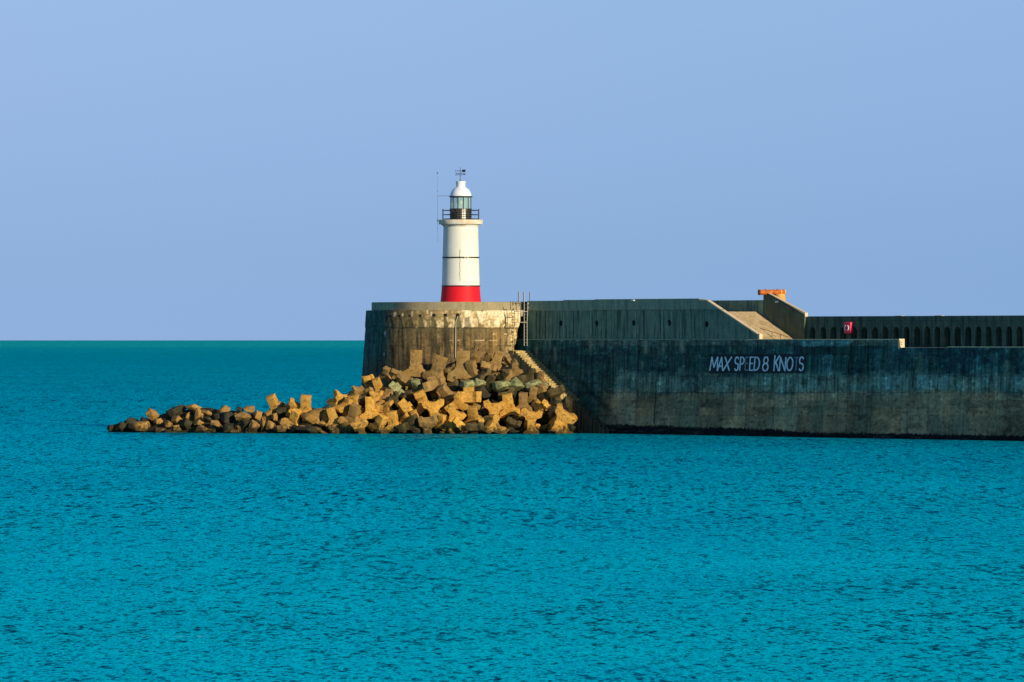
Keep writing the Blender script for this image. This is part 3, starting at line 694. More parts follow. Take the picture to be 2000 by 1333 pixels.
    # joints
    for jy, a in ((605.6, .6), (641, .7), (676, .35), (690, .2)):
        m = np.exp(-((py - jy - 1.5 * (fbm(px / 20, px * 0, 201) - .5)) / .9) ** 2) * (.4 + .6 * ss(.3, .6, vn(px / 13, px * 0 + jy, 3))); col = col * (1 - a * m[..., None])
    for jy, x0, x1 in ((665, 875, 1000), (653, 960, 1008), (684, 896, 905)):
        m = np.exp(-((py - jy) / .7) ** 2) * ss(x0, x0 + 4, px) * (1 - ss(x1 - 4, x1, px)) * ss(.5, .62, vn(px / 7, px * 0 + jy, 8)); col = mixc(col, V3(.7, .55, .32), m * .9)
    # teal shade put into the colour of the side away from the sun
    shade = 1 - ss(742, 772, px + (st - .5) * 20)
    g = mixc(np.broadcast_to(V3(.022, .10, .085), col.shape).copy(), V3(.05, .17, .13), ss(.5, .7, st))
    col = col * (1 - shade[..., None] * .92) + g * shade[..., None] * .92
    for cx, cy, rx, ry in ((752, 652, 1.5, 4), (750, 692, 1, 3)):
        m = np.exp(-((px - cx) / rx) ** 2 - ((py - cy) / ry) ** 2); col = mixc(col, V3(.75, .7, .55), m)
    col = mixc(col, V3(.10, .075, .035), ss(690, 720, py + (bl - .5) * 20) * .6)
    sk = vn(px / 1.7, py / 30, 301) * .6 + vn(px / 3.8, py / 50, 302) * .4
    col = col * (1 - .4 * ss(.60, .70, sk) * ss(640, 650, py) + .25 * ss(.36, .28, sk))[..., None]
    col = mixc(col, col * .5, ss(.35, .31, fbm(px / 6, py / 5, 305, 5)) * .7)
    return col * (.6 + .8 * fine[..., None]), rel
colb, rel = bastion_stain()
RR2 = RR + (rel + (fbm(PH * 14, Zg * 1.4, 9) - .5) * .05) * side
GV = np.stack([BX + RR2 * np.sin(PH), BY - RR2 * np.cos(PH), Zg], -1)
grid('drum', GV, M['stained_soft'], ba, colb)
bm = bmesh.new()  # return face of the drum at the recess
ve = [(Vector(GV[i, -1]), Vector(GV[i, -1]) + Vector((-1.2, 3.0, 0))) for i in range(len(zg))]
vs = [(bm.verts.new(a), bm.verts.new(b)) for a, b in ve]
for i in range(len(vs) - 1): bm.faces.new((vs[i][0], vs[i][1], vs[i + 1][1], vs[i + 1][0]))
obj('return_face', bm, M['dark'], ba)
# floor and parapet ring
bm = bmesh.new(); lathe(bm, (BX, BY), [(9.12, ZD - .6), (9.12, ZD - .003)], 128)
obj('platform', bm, M['deck'], ba)
nP = 150; a0, a1 = -R(215), math.asin(((1018 - 1000) / F * 643 - BX) / 9.1)
lens_ = [a0 + (a1 - a0) * i / nP for i in range(nP + 1)]
def prad(a): return 8.66 + .42 * float(ss(-R(55), -R(25), np.array(a)))
# in separate bays with thin joints
cuts = [0] + [int(nP * t) for t in (.12, .24, .36, .46, .54, .60, .66, .72, .78, .84, .9, .95)] + [nP]
for i0, i1 in zip(cuts[:-1], cuts[1:]):
    bm = bmesh.new(); rings = []
    for i in range(i0, i1 + 1):
        a = lens_[i] - (.0012 if i == i1 else 0); r = prad(a); rr = []
        for dr, z in ((.0, ZD + .002), (.0, ZP - .035), (-.035, ZP), (-.4, ZP), (-.43, ZP - .03), (-.43, ZD + .002)):
            rr.append(bm.verts.new((BX + (r + dr) * math.sin(a), BY - (r + dr) * math.cos(a), z)))
        rings.append(rr)
    for A, B in zip(rings[:-1], rings[1:]):
        for j in range(6): bm.faces.new((A[j], A[(j + 1) % 6], B[(j + 1) % 6], B[j]))
    bm.faces.new(rings[0]); bm.faces.new(rings[-1][::-1])
    left = prad(lens_[i0]) < 8.8 and prad(lens_[i1]) < 8.95
    obj('parapet', bm, M['cap'] if left else M['parap'], ba, True)
def bpt(px, py, off=0.):
    # point on the bastion face seen at px, py
    Y = 641.
    for _ in range(12):
        X = (px - 1000) * Y / F; z = H - (py - 664) * Y / F; r = RB(z) + off
        Y = BY - math.sqrt(max(r * r - (X - BX) ** 2, .01))
    return Vector((X, Y, z))
for hx, hy, r in ((764, 617, .09), (781, 617, .1), (801, 617, .1), (821.5, 616.6, .12), (848, 616, .16), (870.3, 615.8, .17), (894, 615.6, .18), (975.5, 620, .07), (998.5, 614, .07)):
    q = bpt(hx, hy); nrm = Vector((q.x - BX, q.y - BY, 0)).normalized(); t = Vector((nrm.y, -nrm.x, 0))
    # shallow hooded outlet: dark mouth with a small concrete hood over it
    bm = bmesh.new(); A = [q + nrm * .08 + t * sx * r + Vector((0, 0, sz * r * .9)) for sx, sz in ((-1, -1), (1, -1), (1, .7), (.5, 1), (-.5, 1), (-1, .7))]
    prism(bm, A, [v - nrm * .3 for v in A]); obj('drain_hole', bm, M['hole'], ba)

# drain pipe
bm = bmesh.new(); path(bm, [bpt(894.5, 618, .15), bpt(893, 622, .2), bpt(890.2, 629, .12), bpt(889.8, 660, .12), bpt(889.5, 700, .12)], .035, 8)
dp = obj('drain_pipe', bm, M['steel'], None, True); tag(dp, 'thin pale drain pipe running straight down the bastion face below the lighthouse', 'drain pipe')

# ------------------------------------------------------------------ access ladder with safety cage
la = thing('access_ladder', 'galvanised caged access ladder rising in the recess right of the bastion', 'ladder', pt(s_at(1025, -.4), -.4, 7.9))
YL = 640.8
for px, y0, y1 in ((1023.8, 570.5, 676), (1029.5, 590, 676)):
    bm = bmesh.new(); path(bm, [at(px + (1.5 if px > 1025 else 0), y0, YL), at(px, 630, YL), at(px, y1, YL)], .032, 8); obj('stringer', bm, M['steel'], la)
y = 574 + 4.
while y < 674:
    bm = bmesh.new(); tube(bm, at(1023.8, y, YL), at(1029.7, y, YL), .022, n=6)
    if y > 592: obj('rung', bm, M['steel_dark'], la)
    else: bm.free()
    y += 6.1
for y in (609, 630, 593):
    bm = bmesh.new(); pp = []
    for i in range(15):
        a = math.pi * i / 14
        c = at(1018.5, y, YL); pp.append(Vector((at(1016.8, y, YL).x - .62 * math.cos(a) * (1 if a > 1.57 else 1.0), YL - .55 * math.sin(a), c.z)))
    if y != 593: path(bm, pp, .035, 6); obj('cage_hoop', bm, M['steel'], la)
    else: path(bm, pp[:9], .03, 6); obj('cage_hoop', bm, M['steel_dark'], la)
for px, y0, y1, m in ((1008.6, 592, 609, 'steel_dark'), (1011.6, 606, 629, 'steel_dark'), (1016.5, 592, 629, 'steel_dark')):
    bm = bmesh.new(); tube(bm, at(px, y0, YL - .4), at(px, y1, YL - .4), .03, n=6); obj('cage_bar', bm, M[m], la)
for px, y0, y1 in ((1012.5, 570, 592), (1014.8, 570, 592), (1022.5, 570.5, 590), (1034.3, 570.5, 590)):
    bm = bmesh.new(); tube(bm, at(px, y0, YL + 1.), at(px, y1, YL + 1.), .034, n=6); obj('handhold', bm, M['steel_dark'] if px != 1014.8 else M['steel'], la)
for px, y0 in ((1031.5, 593), (1031.5, 601.5)):
    bm = bmesh.new(); tube(bm, at(px - 1.5, y0, YL), at(px + 1.5, y0, YL), .05, n=6); obj('wall_bracket', bm, M['steel'], la)

# ------------------------------------------------------------------ lighthouse
def ZLh(py): return H + (664 - py) / 20.
lh = thing('lighthouse', 'white round lighthouse with a red base band and domed glazed lantern', 'lighthouse', (BX, BY, ZD))
cx, cy = BX + .05, BY
def LA(name, prof, m, n=72, parent=lh, smooth=True, c=None):
    bm = bmesh.new(); lathe(bm, c or (cx, cy), [(r / 20., ZLh(y) if y else ZD) for r, y in prof], n); return obj(name, bm, m, parent, smooth)
LA('red_base', [(41.5, 0), (39.5, 588), (38.6, 580), (37.8, 570), (37.2, 559.5)], M['red'])
tower = LA('tower', [(37.0, 559.4), (36.2, 530), (35.4, 500), (34.6, 470), (33.9, 443.2)], M['tower'])
LA('tower_band', [(38.0, 560.2), (38.0, 558)], M['black'])
LA('tower_band', [(36.9, 504.6), (36.7, 502.3)], M['black'])
for px, py in ((907.5, 503.4), (912.5, 503.4)):
    dx = (px - 899.) / 20; bm = bmesh.new(); q = Vector((cx + dx, cy - math.sqrt(1.86 ** 2 - dx * dx), ZLh(py))); tube(bm, q, q + Vector((0, -.1, 0)), .07, n=8); obj('band_clamp', bm, M['steel'], lh)
LA('cornice', [(34.4, 443.1), (35.6, 441.2), (36.6, 441), (36.6, 440.2), (38.6, 439.4), (38.6, 438.7), (42.6, 438.6), (43, 438), (43, 430.4), (42.4, 429.9)], M['gallery'])
# crack and cable line down the white tower
bm = bmesh.new()
pp = []
for i in range(14):
    py_ = 488 + i * 4.7; px_ = 897.5 + .5 * math.sin(i * 1.7); dx = (px_ - 899) / 20; r = np.interp(py_, [443, 559], [1.695, 1.85]) + .012
    pp.append(Vector((cx + dx, cy - math.sqrt(r * r - dx * dx), ZLh(py_))))
path(bm, pp, .016, 5); obj('crack_seam', bm, M['rail'], tower)
# lantern
lan = LA('lantern_base', [(21.3, 429.8), (21.3, 408.6), (22, 408.4), (22, 407.8)], M['lbase'], 32)
for k_ in range(12):
    a = 2 * math.pi * (k_ + .5) / 12; bm = bmesh.new(); q = Vector((cx + 1.075 * math.sin(a), cy - 1.075 * math.cos(a), 0)); tube(bm, q + Vector((0, 0, ZLh(429.5))), q + Vector((0, 0, ZLh(408.6))), .022, n=6); obj('plate_seam', bm, M['steel_dark'], lan)
# door panel on the base, its sunlit reflection put into a cream colour
bm = bmesh.new(); aa = [math.asin((905 + (i / 5 - .5) * 7 - 899) / 21.6) for i in range(6)]
prism(bm, [(cx + 1.085 * math.sin(a), cy - 1.085 * math.cos(a), ZLh(429)) for a in aa] + [(cx + 1.06 * math.sin(a), cy - 1.06 * math.cos(a), ZLh(429)) for a in aa[::-1]],
      [(cx + 1.085 * math.sin(a), cy - 1.085 * math.cos(a), ZLh(409)) for a in aa] + [(cx + 1.06 * math.sin(a), cy - 1.06 * math.cos(a), ZLh(409)) for a in aa[::-1]])
obj('door_panel_lit_reflection', bm, M['gallery'], lan)
bm = bmesh.new(); n_ = 12
va = [bm.verts.new((cx + 1.0 * math.sin(2 * math.pi * (i + .5) / n_), cy - 1.0 * math.cos(2 * math.pi * (i + .5) / n_), ZLh(407.8))) for i in range(n_)]
vb = [bm.verts.new((v.co.x, v.co.y, ZLh(386))) for v in va]
for i in range(n_): bm.faces.new((va[i], va[(i + 1) % n_], vb[(i + 1) % n_], vb[i]))
obj('glazing', bm, M['glass'], lan)
for i in range(n_):
    a = 2 * math.pi * (i + .5) / n_; q = Vector((cx + 1.02 * math.sin(a), cy - 1.02 * math.cos(a), 0)); bm = bmesh.new()
    tube(bm, q + Vector((0, 0, ZLh(407.8))), q + Vector((0, 0, ZLh(386))), .036, n=6); obj('glazing_bar', bm, M['black'], lan)
LA('lens', [(1.2, 407.7), (1.2, 401), (3.6, 400.5), (4.0, 397), (3.8, 394), (2.8, 392)], M['lens'], 24, lan)
LA('eave_ring', [(20.8, 386.2), (22.9, 385.2), (23.2, 384.2), (21.4, 383.4)], M['lbase'], 48)
LA('dome', [(21.0, 383.5), (20.6, 380.5), (19.6, 377.2), (18.0, 373.8), (15.9, 370.8), (13.2, 368.2), (10.8, 366.8), (9.3, 365.9)], M['dome'], 64)
LA('dome_vent', [(9.1, 366.3), (9.1, 357.6), (9.9, 356.4), (9.9, 354.7), (8.6, 354.3)], M['dome'], 40)
# gallery railing
Rr = 1.74
for k_ in range(4):
    a = math.pi / 2 * k_; q = Vector((cx + Rr * math.sin(a), cy - Rr * math.cos(a), 0)); bm = bmesh.new()
    tube(bm, q + Vector((0, 0, ZLh(430))), q + Vector((0, 0, ZLh(409.2))), .06, n=8); tube(bm, q + Vector((0, 0, ZLh(409.3))), q + Vector((0, 0, ZLh(408.2))), .045, .02, 8); obj('railing_post', bm, M['black'], lh)
for y in (411.3, 419.8, 428.2):
    bm = bmesh.new(); path(bm, [Vector((cx + Rr * math.sin(2 * math.pi * i / 40), cy - Rr * math.cos(2 * math.pi * i / 40), ZLh(y))) for i in range(41)], .033, 6); obj('guard_rail', bm, M['black'], lh)
# weather vane
wv = bpy.data.objects.new('weather_vane', None); C.objects.link(wv); wv.location = (cx, cy, ZLh(354.4)); wv.parent = lh; wv.matrix_parent_inverse = Matrix.Translation(lh.location).inverted()
def wobj(name, bm): 
    o = obj(name, bm, M['black']); o.parent = wv; o.matrix_parent_inverse = (Matrix.Translation(lh.location) @ Matrix.Translation(lh.location).inverted() @ Matrix.Translation(wv.location)).inverted(); return o
vx = cx - .06
bm = bmesh.new(); tube(bm, (vx, cy, ZLh(354.6)), (vx, cy, ZLh(346)), .065, .028, 8); tube(bm, (vx, cy, ZLh(346)), (vx, cy, ZLh(327)), .026, .018, 6); wobj('vane_pole', bm)
bm = bmesh.new(); z = ZLh(334.1); tube(bm, (vx - .5, cy, z), (vx + .3, cy, z), .024, n=6); tube(bm, (vx - .52, cy, z), (vx - .4, cy, z), .01, .05, 8); wobj('arrow', bm)
bm = bmesh.new(); A = [(vx + .14, z), (vx + .2, z + .12), (vx + .52, z + .12), (vx + .52, z - .13), (vx + .2, z - .12)]; prism(bm, [(x, cy - .012, zz) for x, zz in A], [(x, cy + .012, zz) for x, zz in A]); wobj('tail_plate', bm)
zl = ZLh(340.4)
bm = bmesh.new(); tube(bm, (vx - .36, cy + .1, zl), (vx + .34, cy - .1, zl), .015, n=5); tube(bm, (vx - .12, cy - .35, zl), (vx + .1, cy + .35, zl), .015, n=5); wobj('compass_arms', bm)
for g_, x, sc_, mir in (('E', -.40, .11, -1), ('N', -.16, .1, 1), ('S', .13, .1, 1), ('W', .40, .13, 1)):
    bm = bmesh.new(); G.setdefault('W', [[(0, 1), (.25, 0), (.5, .8), (.75, 0), (1, 1)]])
    for st in G[g_]:
        pp = [Vector((vx + x + (u - .5) * sc_ * 1.5 * mir, cy - .02, zl + (v_ - .5) * .22)) for u, v_ in st]; path(bm, pp, .02, 5)
    wobj('compass_letter', bm)
# aerial beside the lantern
ae = thing('aerial_mast', 'thin whip aerial standing left of the lighthouse lantern on a bracket', 'aerial', (cx - 2.2, cy, ZLh(473)))
xa = at(854.7, 400, BY).x
bm = bmesh.new(); path(bm, [Vector((xa + .03, cy, ZLh(473))), Vector((xa, cy, ZLh(440))), Vector((xa, cy, ZLh(384)))], .012, 6); path(bm, [Vector((xa, cy, ZLh(384))), Vector((xa - .02, cy, ZLh(340)))], .009, 6); obj('whip', bm, M['steel_dark'], ae)
bm = bmesh.new(); tube(bm, (xa, cy, ZLh(383.2)), (cx - 1.08, cy, ZLh(382.9)), .022, n=6); obj('bracket', bm, M['steel_dark'], ae)
bm = bmesh.new(); tube(bm, (xa - .02, cy, ZLh(340)), (xa - .03, cy, ZLh(336.6)), .04, .05, 8); obj('tip', bm, M['black'], ae)
bm = bmesh.new(); tube(bm, (xa, cy, ZLh(433.5)), (xa, cy, ZLh(427.5)), .05, .03, 8); tube(bm, (xa, cy, ZLh(431.5)), (cx - 2.13, cy, ZLh(431.8)), .03, n=6); obj('clamp', bm, M['steel_dark'], ae)
bm = bmesh.new(); tube(bm, (xa, cy, ZLh(373)), (xa, cy, ZLh(375)), .03, n=6); obj('joint', bm, M['steel_dark'], ae)

# ------------------------------------------------------------------ armour mound
def Yw(px): return float(np.interp(px, [200, 450, 700, 900, 1130], [640.5, 634, 628.6, 627.6, 627.8]))
def SL(px): return float(np.interp(px, [600, 720, 1050, 1120], [1.1, 1.45, 1.45, .8]))
def on_mound(px, py, back=0.):
    k = (py - HY) / F; y0 = Yw(px); sl_ = SL(px)
    z = (H - k * y0) / (1 + sl_ * k); Y = y0 + sl_ * z + back
    return at(px, py, Y)

def half(bm, rot, flip, jit, col=False):
    q = [(.50, -.08), (.56, .22), (1.0, .44), (1.12, .98), (.66, 1.12), (.36, .86), (-.36, .86), (-.66, 1.12), (-1.12, .98), (-1.0, .44), (-.56, .22), (-.50, -.08)]
    y = .47
    if col: q = [(.50, -.08), (.50, .35), (.47, .8), (.44, 1.22), (.30, 1.26), (-.30, 1.26), (-.44, 1.22), (-.47, .8), (-.50, .35), (-.50, -.08)]
    def tr(x, yy, z):
        v = Vector((x + random.uniform(-jit, jit), yy + random.uniform(-jit, jit), z + random.uniform(-jit, jit)))
        if flip: v = Vector((v.x, -v.y, -v.z))
        return Matrix.Rotation(rot, 3, 'Z') @ v
    A = [tr(x * (1 if abs(z) < .7 else .97), -y * (1 if z > .3 else .98), z) for x, z in q]; B = [tr(x, y * (1 if z > .3 else .98), z) for x, z in q]
    prism(bm, A, B)
def block_mesh(i):
    random.seed(100 + i)
    bm = bmesh.new(); half(bm, 0, False, .035, i >= 6); half(bm, R(90), True, .035)
    bmesh.ops.recalc_face_normals(bm, faces=bm.faces)
    bev(bm, .07, 2)
    for v in bm.verts:
        p = v.co * 2.2 + Vector((i * 7., 0, 0)); v.co += mnoise.noise_vector(p) * .03
    me = bpy.data.meshes.new('block_mesh'); bmesh.ops.recalc_face_normals(bm, faces=bm.faces); bm.to_mesh(me); bm.free()
    me.polygons.foreach_set('use_smooth', [True] * len(me.polygons)); me.set_sharp_from_angle(angle=R(32)); return me
def rock_mesh(i):
    random.seed(300 + i)
    bm = bmesh.new()
    for _ in range(17):
        v = Vector([random.gauss(0, 1) for _ in range(3)]).normalized() * random.uniform(.85, 1.05); bm.verts.new(v)
    bmesh.ops.convex_hull(bm, input=list(bm.verts))
    for v in [v for v in bm.verts if not v.link_faces]: bm.verts.remove(v)
    bmesh.ops.dissolve_limit(bm, angle_limit=R(12), verts=list(bm.verts), edges=list(bm.edges))
    bev(bm, .2, 3)
    bmesh.ops.triangulate(bm, faces=[f for f in bm.faces if len(f.verts) > 4]); bmesh.ops.subdivide_edges(bm, edges=list(bm.edges), cuts=1, use_grid_fill=True)
    for v in bm.verts: v.co += mnoise.noise_vector(v.co * 2.3 + Vector((i * 5., 0, 0))) * .10 + mnoise.noise_vector(v.co * 6 + Vector((i * 5., 3, 0))) * .035
    bmesh.ops.recalc_face_normals(bm, faces=bm.faces)
    me = bpy.data.meshes.new('rock_mesh'); bm.to_mesh(me); bm.free()
    me.polygons.foreach_set('use_smooth', [True] * len(me.polygons)); me.set_sharp_from_angle(angle=R(38)); return me
BM = [block_mesh(i) for i in range(10)]; RM = [rock_mesh(i) for i in range(8)]
mat_mesh = {}
def with_mat(me, m):
    k = (me.name, m)
    if k not in mat_mesh:
        c = me.copy(); c.materials.clear(); c.materials.append(M[m]); mat_mesh[k] = c
    return mat_mesh[k]
placed = []
random.seed(5)
def put(kind, px, py, size, rot, m, back=0., scale=None):
    tee = kind == 'block' and rot[0] >= 52 and (rot[1] <= 40)
    me = with_mat(BM[random.randrange(6, 10) if tee else random.randrange(6)] if kind == 'block' else RM[random.randrange(8)], m)
    o = bpy.data.objects.new('armour_block' if kind == 'block' else 'boulder', me); C.objects.link(o)
    q = on_mound(px, py, back); o.location = q
    yaw, pitch, roll = rot
    o.rotation_euler = (Matrix.Rotation(R(roll), 3, 'Y') @ Matrix.Rotation(R(pitch), 3, 'X') @ Matrix.Rotation(R(yaw), 3, 'Z')).to_euler()
    o.scale = scale or (size,) * 3
    if scale: o.rotation_euler = (R(random.uniform(-8, 8)), R(-roll), R(random.uniform(-6, 6)))
    placed.append([o, px, py, m, kind]); return o
def Z4(x, y): return 680 + x / 3.846, 670 + y / 3.846
# (zoom x, zoom y, size, yaw, pitch, roll, material)
BL = [
 (507, 172, 1.32, 90, 0, 2, 'brown'), (672, 205, 1.2, 70, 10, 18, 'brown'), (857, 188, 1.42, 86, -6, 4, 'brown'), (935, 215, .98, 60, 20, -12, 'brown'),
 (1020, 112, .92, 40, 15, 112, 'brown'), (1118, 145, .92, 75, -15, 20, 'brown'), (1195, 140, .62, 10, 50, 60, 'brown'), (1228, 215, 1.0, 30, 5, 62, 'brown'),
 (283, 238, .72, 70, 35, 10, 'brown'), (355, 232, .55, 20, 60, 30, 'brown'), (143, 285, .62, 45, 50, 20, 'gold'), (232, 335, .85, 80, 15, -22, 'gold'),
 (412, 290, .95, 15, 60, 40, 'brown'), (517, 330, .78, 50, 40, -20, 'pale'), (352, 352, .85, 30, 75, 70, 'pale'), (645, 325, 1.15, 35, 80, 25, 'brown'),
 (135, 378, .7, 60, 30, 60, 'brown'), (213, 412, .72, 0, 10, 0, 'gold'), (292, 400, .78, 55, -30, 30, 'brown'),
 (350, 425, .62, 15, 40, -30, 'olive'), (268, 488, .92, 30, 25, 105, 'gold'), (168, 505, 1.15, 90, -4, -2, 'gold'), (430, 505, 1.05, 10, 75, 60, 'gold'),
 (562, 445, 1.15, 5, 5, 158, 'gold'), (742, 388, .95, 60, 20, -38, 'brown'), (808, 465, 1.0, 0, 15, 58, 'gold'), (905, 415, 1.25, 10, 84, 8, 'gold'),
 (645, 515, 1.15, 5, -6, -8, 'gold'), (1095, 522, 1.15, 4, -4, 3, 'gold'), (1208, 475, 1.08, 85, 6, -10, 'gold'), (1368, 580, 1.12, 3, 5, 8, 'gold'),
 (1375, 640, .8, 85, 10, 0, 'gold'), (1595, 580, 1.25, 8, 12, 38, 'gold'), (1563, 512, .72, 30, 20, 75, 'brown'), (1455, 385, .85, 60, 20, 0, 'brown'),
 (1392, 400, .85, 75, 15, 8, 'brown'), (940, 558, .95, 70, 25, -6, 'gold'), (790, 565, 1.0, 5, 10, 30, 'gold'), (430, 578, .62, 30, 30, 60, 'gold'),
 (505, 558, .62, 60, 10, -20, 'gold'), (338, 600, 1.02, 75, 10, -8, 'gold'), (235, 615, .95, 50, 25, 25, 'gold'), (85, 642, .85, 30, 50, 0, 'gold'),
 (590, 625, 1.0, 20, 40, 10, 'brown'), (465, 618, .95, 0, 30, 75, 'olive'), (820, 628, .95, 30, 60, 70, 'gold'), (945, 648, .9, 30, 70, 20, 'olive'),
 (1098, 640, 1.05, 20, 30, -50, 'gold'), (1235, 620, .75, 0, 50, 20, 'olive'), (702, 600, .72, 60, 20, 5, 'gold'), (1315, 455, .95, 80, 10, 0, 'brown'),
 (890, 318, .85, 20, 60, 70, 'pale'), (975, 305, .78, 60, 50, -50, 'pale'), (1062, 300, .72, 70, 20, 25, 'olive'), (1148, 322, .98, 40, 60, 20, 'pale'),
 (1258, 312, 1.0, 10, 50, 172, 'pale'), (1378, 320, 1.0, 30, 60, 60, 'pale'), (1452, 325, .72, 50, 40, 10, 'pale'), (1350, 262, .85, 0, 20, 85, 'olive'),
 (1448, 268, .62, 60, 20, 0, 'brown'), (1035, 265, .78, 30, 30, -30, 'olive'), (1195, 395, .85, 0, 10, 85, 'olive'), (1560, 385, .85, 30, 60, 10, 'olive'),
 (50, 475, 1.0, 70, 20, -8, 'gold'), (465, 408, .6, 60, 30, -15, 'olive'), (1480, 470, .6, 20, 70, 70, 'gold'), (60, 375, .7, 45, 30, 30, 'brown'),
 (1040, 195, .8, 30, 60, 40, 'brown'), (780, 195, .5, 20, 20, 80, 'brown'), (1010, 600, .6, 40, 40, 10, 'gold'), (1170, 255, .6, 60, 30, 30, 'olive'),
]
for x, y, s, ya, pi, ro, m in BL:
    s *= .92 if y < 215 else .87
    a, b = Z4(x, y)
    if m == 'pale' and x > 800:
        put('rock', a, b, 1, (0, 0, (x * 7) % 50 - 25), m, -.1, (1.25 * s, 1.2 * s, .82 * s)); continue
    put('block', a, b, s, (ya + random.uniform(-6, 6), pi, ro), m)
# boulders at the right foot and along the spur: (zoom3 x, y, half width, half height, roll, material) with zoom3 = region 200..700 x 740..870 at scale 4
for x, y, hw_, hh, ro, m in ((1638, 440, 36, 72, 8, 'rock_dark'), (1545, 380, 45, 40, 0, 'rock_dark'), (1590, 350, 30, 20, 20, 'rock_gold'), (1560, 450, 40, 30, 0, 'rock_dark'), (1680, 640, 30, 30, 0, 'rock_dark'),
                              (1240, 665, 50, 16, -5, 'rock_dark'), (700, 672, 26, 10, 0, 'rock_gold'), (870, 670, 40, 14, 5, 'rock_gold'), (420, 670, 22, 12, 0, 'rock_gold'), (20, 650, 30, 30, 0, 'rock_gold'), (1530, 665, 40, 14, 0, 'rock_gold'), (260, 668, 26, 12, 0, 'rock_gold')):
    a, b = Z4(x, y); k = 629. / F / 3.846; put('rock', a, b, 1, (0, 0, ro), m, -.1, (hw_ * k, hw_ * k, hh * k))
SP = [
 (65, 388, 32, 30, 0, 'rock_dark'), (150, 365, 58, 50, 10, 'rock_dark'), (225, 332, 50, 26, 5, 'rock_dark'), (285, 375, 88, 44, 3, 'rock_gold'), (395, 285, 46, 50, 28, 'rock_gold'),
 (318, 326, 36, 28, 0, 'rock_dark'), (432, 335, 34, 26, 10, 'rock_gold'), (512, 362, 32, 36, -30, 'rock_gold'), (445, 402, 50, 26, 5, 'rock_gold'), (572, 388, 48, 28, 8, 'rock_gold'),
 (590, 312, 44, 46, -10, 'rock_gold'), (560, 265, 66, 48, 30, 'rock_dark'), (620, 228, 34, 24, 0, 'rock_dark'), (715, 222, 58, 28, -5, 'rock_gold'), (752, 280, 44, 46, 0, 'rock_gold'),
 (755, 340, 38, 38, 0, 'rock_gold'), (780, 398, 72, 32, -5, 'rock_gold'), (660, 340, 52, 60, 0, 'rock_dark'), (825, 262, 42, 26, -15, 'rock_gold'), (830, 310, 38, 24, -20, 'rock_dark'),
 (890, 365, 54, 34, -18, 'rock_gold'), (942, 258, 52, 38, 32, 'rock_gold'), (905, 300, 44, 34, 10, 'rock_dark'), (968, 310, 52, 56, 0, 'rock_dark'), (1075, 252, 30, 28, 0, 'rock_dark'),
 (1145, 240, 44, 32, 0, 'rock_gold'), (1100, 302, 68, 38, 10, 'rock_gold'), (1212, 285, 34, 38, -15, 'rock_gold'), (1115, 350, 40, 36, 20, 'rock_dark'), (1020, 405, 62, 22, 0, 'rock_gold'),
 (1180, 372, 52, 46, 0, 'rock_gold'), (1300, 272, 26, 30, 0, 'rock_gold'), (1345, 300, 24, 34, 10, 'rock_gold'), (1255, 362, 24, 58, 3, 'rock_gold'), (1310, 372, 40, 48, -15, 'rock_gold'),
 (1390, 392, 62, 30, 3, 'rock_gold'), (1400, 250, 46, 36, 0, 'rock_dark'), (1450, 345, 66, 34, -12, 'rock_gold'), (1495, 405, 30, 24, 0, 'rock_gold'), (1500, 300, 42, 38, 20, 'rock_gold'),
 (1630, 400, 108, 40, -10, 'rock_dark'), (1620, 312, 80, 40, -22, 'rock_gold'), (1680, 275, 66, 44, 0, 'rock_gold'), (1740, 280, 34, 34, 0, 'rock_gold'), (1720, 352, 30, 20, 0, 'rock_gold'),
 (1800, 382, 36, 26, 10, 'rock_gold'), (1745, 235, 30, 24, 20, 'rock_dark'), (1910, 390, 66, 46, 15, 'rock_gold'), (1880, 330, 44, 30, -30, 'rock_gold'), (1960, 250, 38, 50, 0, 'rock_gold'), (1935, 140, 28, 22, 0, 'rock_dark'),
 (1380, 200, 44, 24, -10, 'rock_gold'), (1460, 215, 40, 34, 0, 'rock_gold'), (1985, 385, 30, 34, 0, 'rock_gold'), (1560, 390, 40, 26, 0, 'rock_gold'), (1700, 410, 60, 20, -25, 'rock_gold'), (540, 410, 60, 16, 0, 'rock_dark'), (980, 390, 40, 40, 0, 'rock_dark')]
for x, y, hw_, hh, ro, m in SP:
    px_ = 200 + x / 4; py_ = 740 + y / 4; k = Yw(px_) / F / 4 * 1.26
    put('rock', px_, py_, 1, (0, 0, ro), m, 0, (hw_ * k, (hw_ + hh) / 2 * k * 1.1, hh * k))
# blocks on the spur
for x, y, s, ya, pi, ro, m in ((1345, 205, .82, 70, 20, -24, 'gold'), (1588, 228, .98, 84, 5, 4, 'gold'), (1490, 230, .72, 20, 30, 40, 'gold'), (1500, 320, .85, 70, 30, 15, 'gold'), (1840, 180, .85, 40, 15, 40, 'gold'),
                                (1805, 310, .85, 85, 5, -14, 'gold'), (1900, 245, .85, 30, 35, -20, 'gold'), (1960, 290, .9, 70, 20, 15, 'brown'), (1985, 190, .8, 30, 40, 30, 'olive')):
    put('block', 200 + x / 4, 740 + y / 4, s, (ya, pi, ro), m)
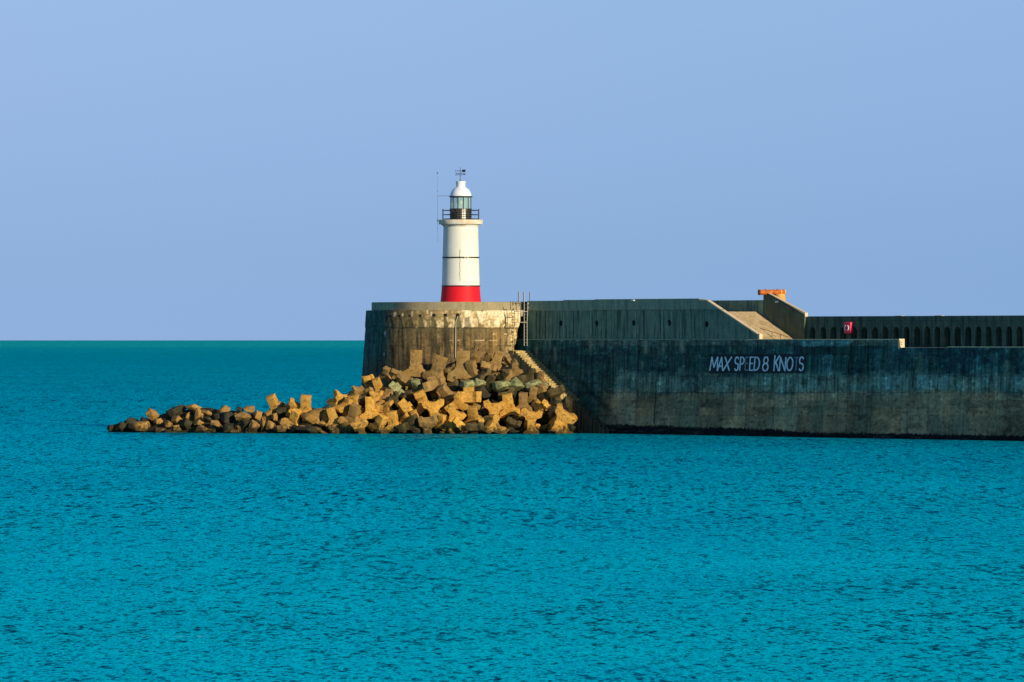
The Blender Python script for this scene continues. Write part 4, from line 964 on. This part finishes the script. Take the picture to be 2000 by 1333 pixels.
# hidden fill behind the front blocks
ridge = ([215, 250, 300, 350, 400, 450, 480, 520, 560, 600, 640, 680, 700, 730, 760, 790, 830, 880, 940, 990, 1010, 1040, 1070, 1095, 1110, 1122],
         [838, 824, 808, 797, 792, 800, 802, 802, 794, 788, 797, 782, 772, 752, 742, 728, 716, 706, 700, 702, 712, 730, 748, 770, 790, 846])
random.seed(11); fillers = []
for i in range(58):
    for _ in range(50):
        px_ = random.uniform(640, 1105); top = np.interp(px_, *ridge) + (26 if px_ < 990 else 44)
        if top > 838: continue
        py_ = random.uniform(top, 842)
        if all((px_ - a) ** 2 + (py_ - b) ** 2 > 17 ** 2 for a, b in fillers): break
    else: continue
    fillers.append((px_, py_))
    m = random.choice(['brown', 'olive', 'gold', 'brown', 'core'])
    o = put('block', px_, py_, random.uniform(.62, .9), (random.uniform(0, 360), random.uniform(-80, 80), random.uniform(-90, 90)), m, random.uniform(1.5, 2.8))
    placed.pop(); tag(o, 'concrete armour block wedged in shadow behind the front blocks of the mound', 'armour block', 'armour blocks wedged behind the front layer')
for i in range(46):
    px_ = random.uniform(225, 700); top = np.interp(px_, *ridge) + 10; py_ = random.uniform(min(top, 838), 844)
    k = random.uniform(.45, .85); m = random.choice(['rock_dark', 'rock_dark', 'rock_gold'])
    o = put('rock', px_, py_, 1, (0, 0, random.uniform(-40, 40)), m, .8, (k, k, k * random.uniform(.6, .95)))
    placed.pop(); tag(o, 'rough boulder wedged low behind the front boulders of the rocky spur', 'boulder', 'boulders wedged behind the front of the spur')
# rubble bank under everything
nx, nz = 260, 44; V = np.zeros((nz, nx, 3))
for i, px_ in enumerate(np.linspace(222, 1118, nx)):
    top = float(np.interp(px_, *ridge)) + float(np.interp(px_, [600, 740], [5, 18])); bk = float(np.interp(px_, [600, 740], [.6, 3.6]))
    for j in range(nz):
        t = j / (nz - 1)
        if t < .7: py_ = 868 - (868 - min(top, 850)) * (t / .7); q = on_mound(px_, py_, bk)
        else:
            q = on_mound(px_, min(top, 850), bk); q.y += (t - .7) / .3 * 4; q.z -= ((t - .7) / .3) ** 2 * (q.z + .6)
        n3 = mnoise.noise_vector(Vector((q.x * .8, q.y * .8, q.z * .8))); V[j, i] = (q.x + n3.x * .3, q.y + n3.y * .45, q.z + n3.z * .3)
bank = grid('rubble_bank', V, M['core'], None); tag(bank, kind='structure')

# labels that say which one
ORD = ['first', 'second', 'third', 'fourth', 'fifth', 'sixth', 'seventh', 'eighth', 'ninth', 'tenth', 'eleventh', 'twelfth', 'thirteenth', 'fourteenth', 'fifteenth', 'sixteenth', 'seventeenth', 'eighteenth', 'nineteenth', 'twentieth',
       'twenty-first', 'twenty-second', 'twenty-third', 'twenty-fourth', 'twenty-fifth', 'twenty-sixth', 'twenty-seventh', 'twenty-eighth', 'twenty-ninth', 'thirtieth']
CN = dict(gold='golden', brown='dull brown', olive='dark weedy', pale='pale green', rock_gold='golden brown', rock_dark='near-black')
rows = {}
for r in placed:
    o, px_, py_, m, kind = r
    if px_ < 690:
        row = 'along the waterline of the rocky spur' if py_ > 832 else 'in the middle course of the rocky spur' if py_ > 812 else 'on top of the rocky spur'
    else:
        row = ('against the bastion wall' if py_ < 735 else 'in the upper course of the mound' if py_ < 768 else 'in the middle course of the mound' if py_ < 795 else 'in the lower course of the mound' if py_ < 822 else 'along the waterline of the mound')
    rows.setdefault((row, m, kind), []).append(r)
for (row, m, kind), rs in rows.items():
    rs.sort(key=lambda r: r[1])
    what = 'armour block' if kind == 'block' else 'boulder'
    for i, (o, *_r) in enumerate(rs):
        if len(rs) == 1: lab = f'the only {CN[m]} {what} {row}'
        else: lab = f'{"leftmost" if i == 0 else "rightmost" if i == len(rs) - 1 else ORD[i] + "-from-left"} {CN[m]} {what} {row}'
        tag(o, lab, what, 'concrete armour blocks piled at the bastion foot' if kind == 'block' else 'natural boulders along the rocky spur')
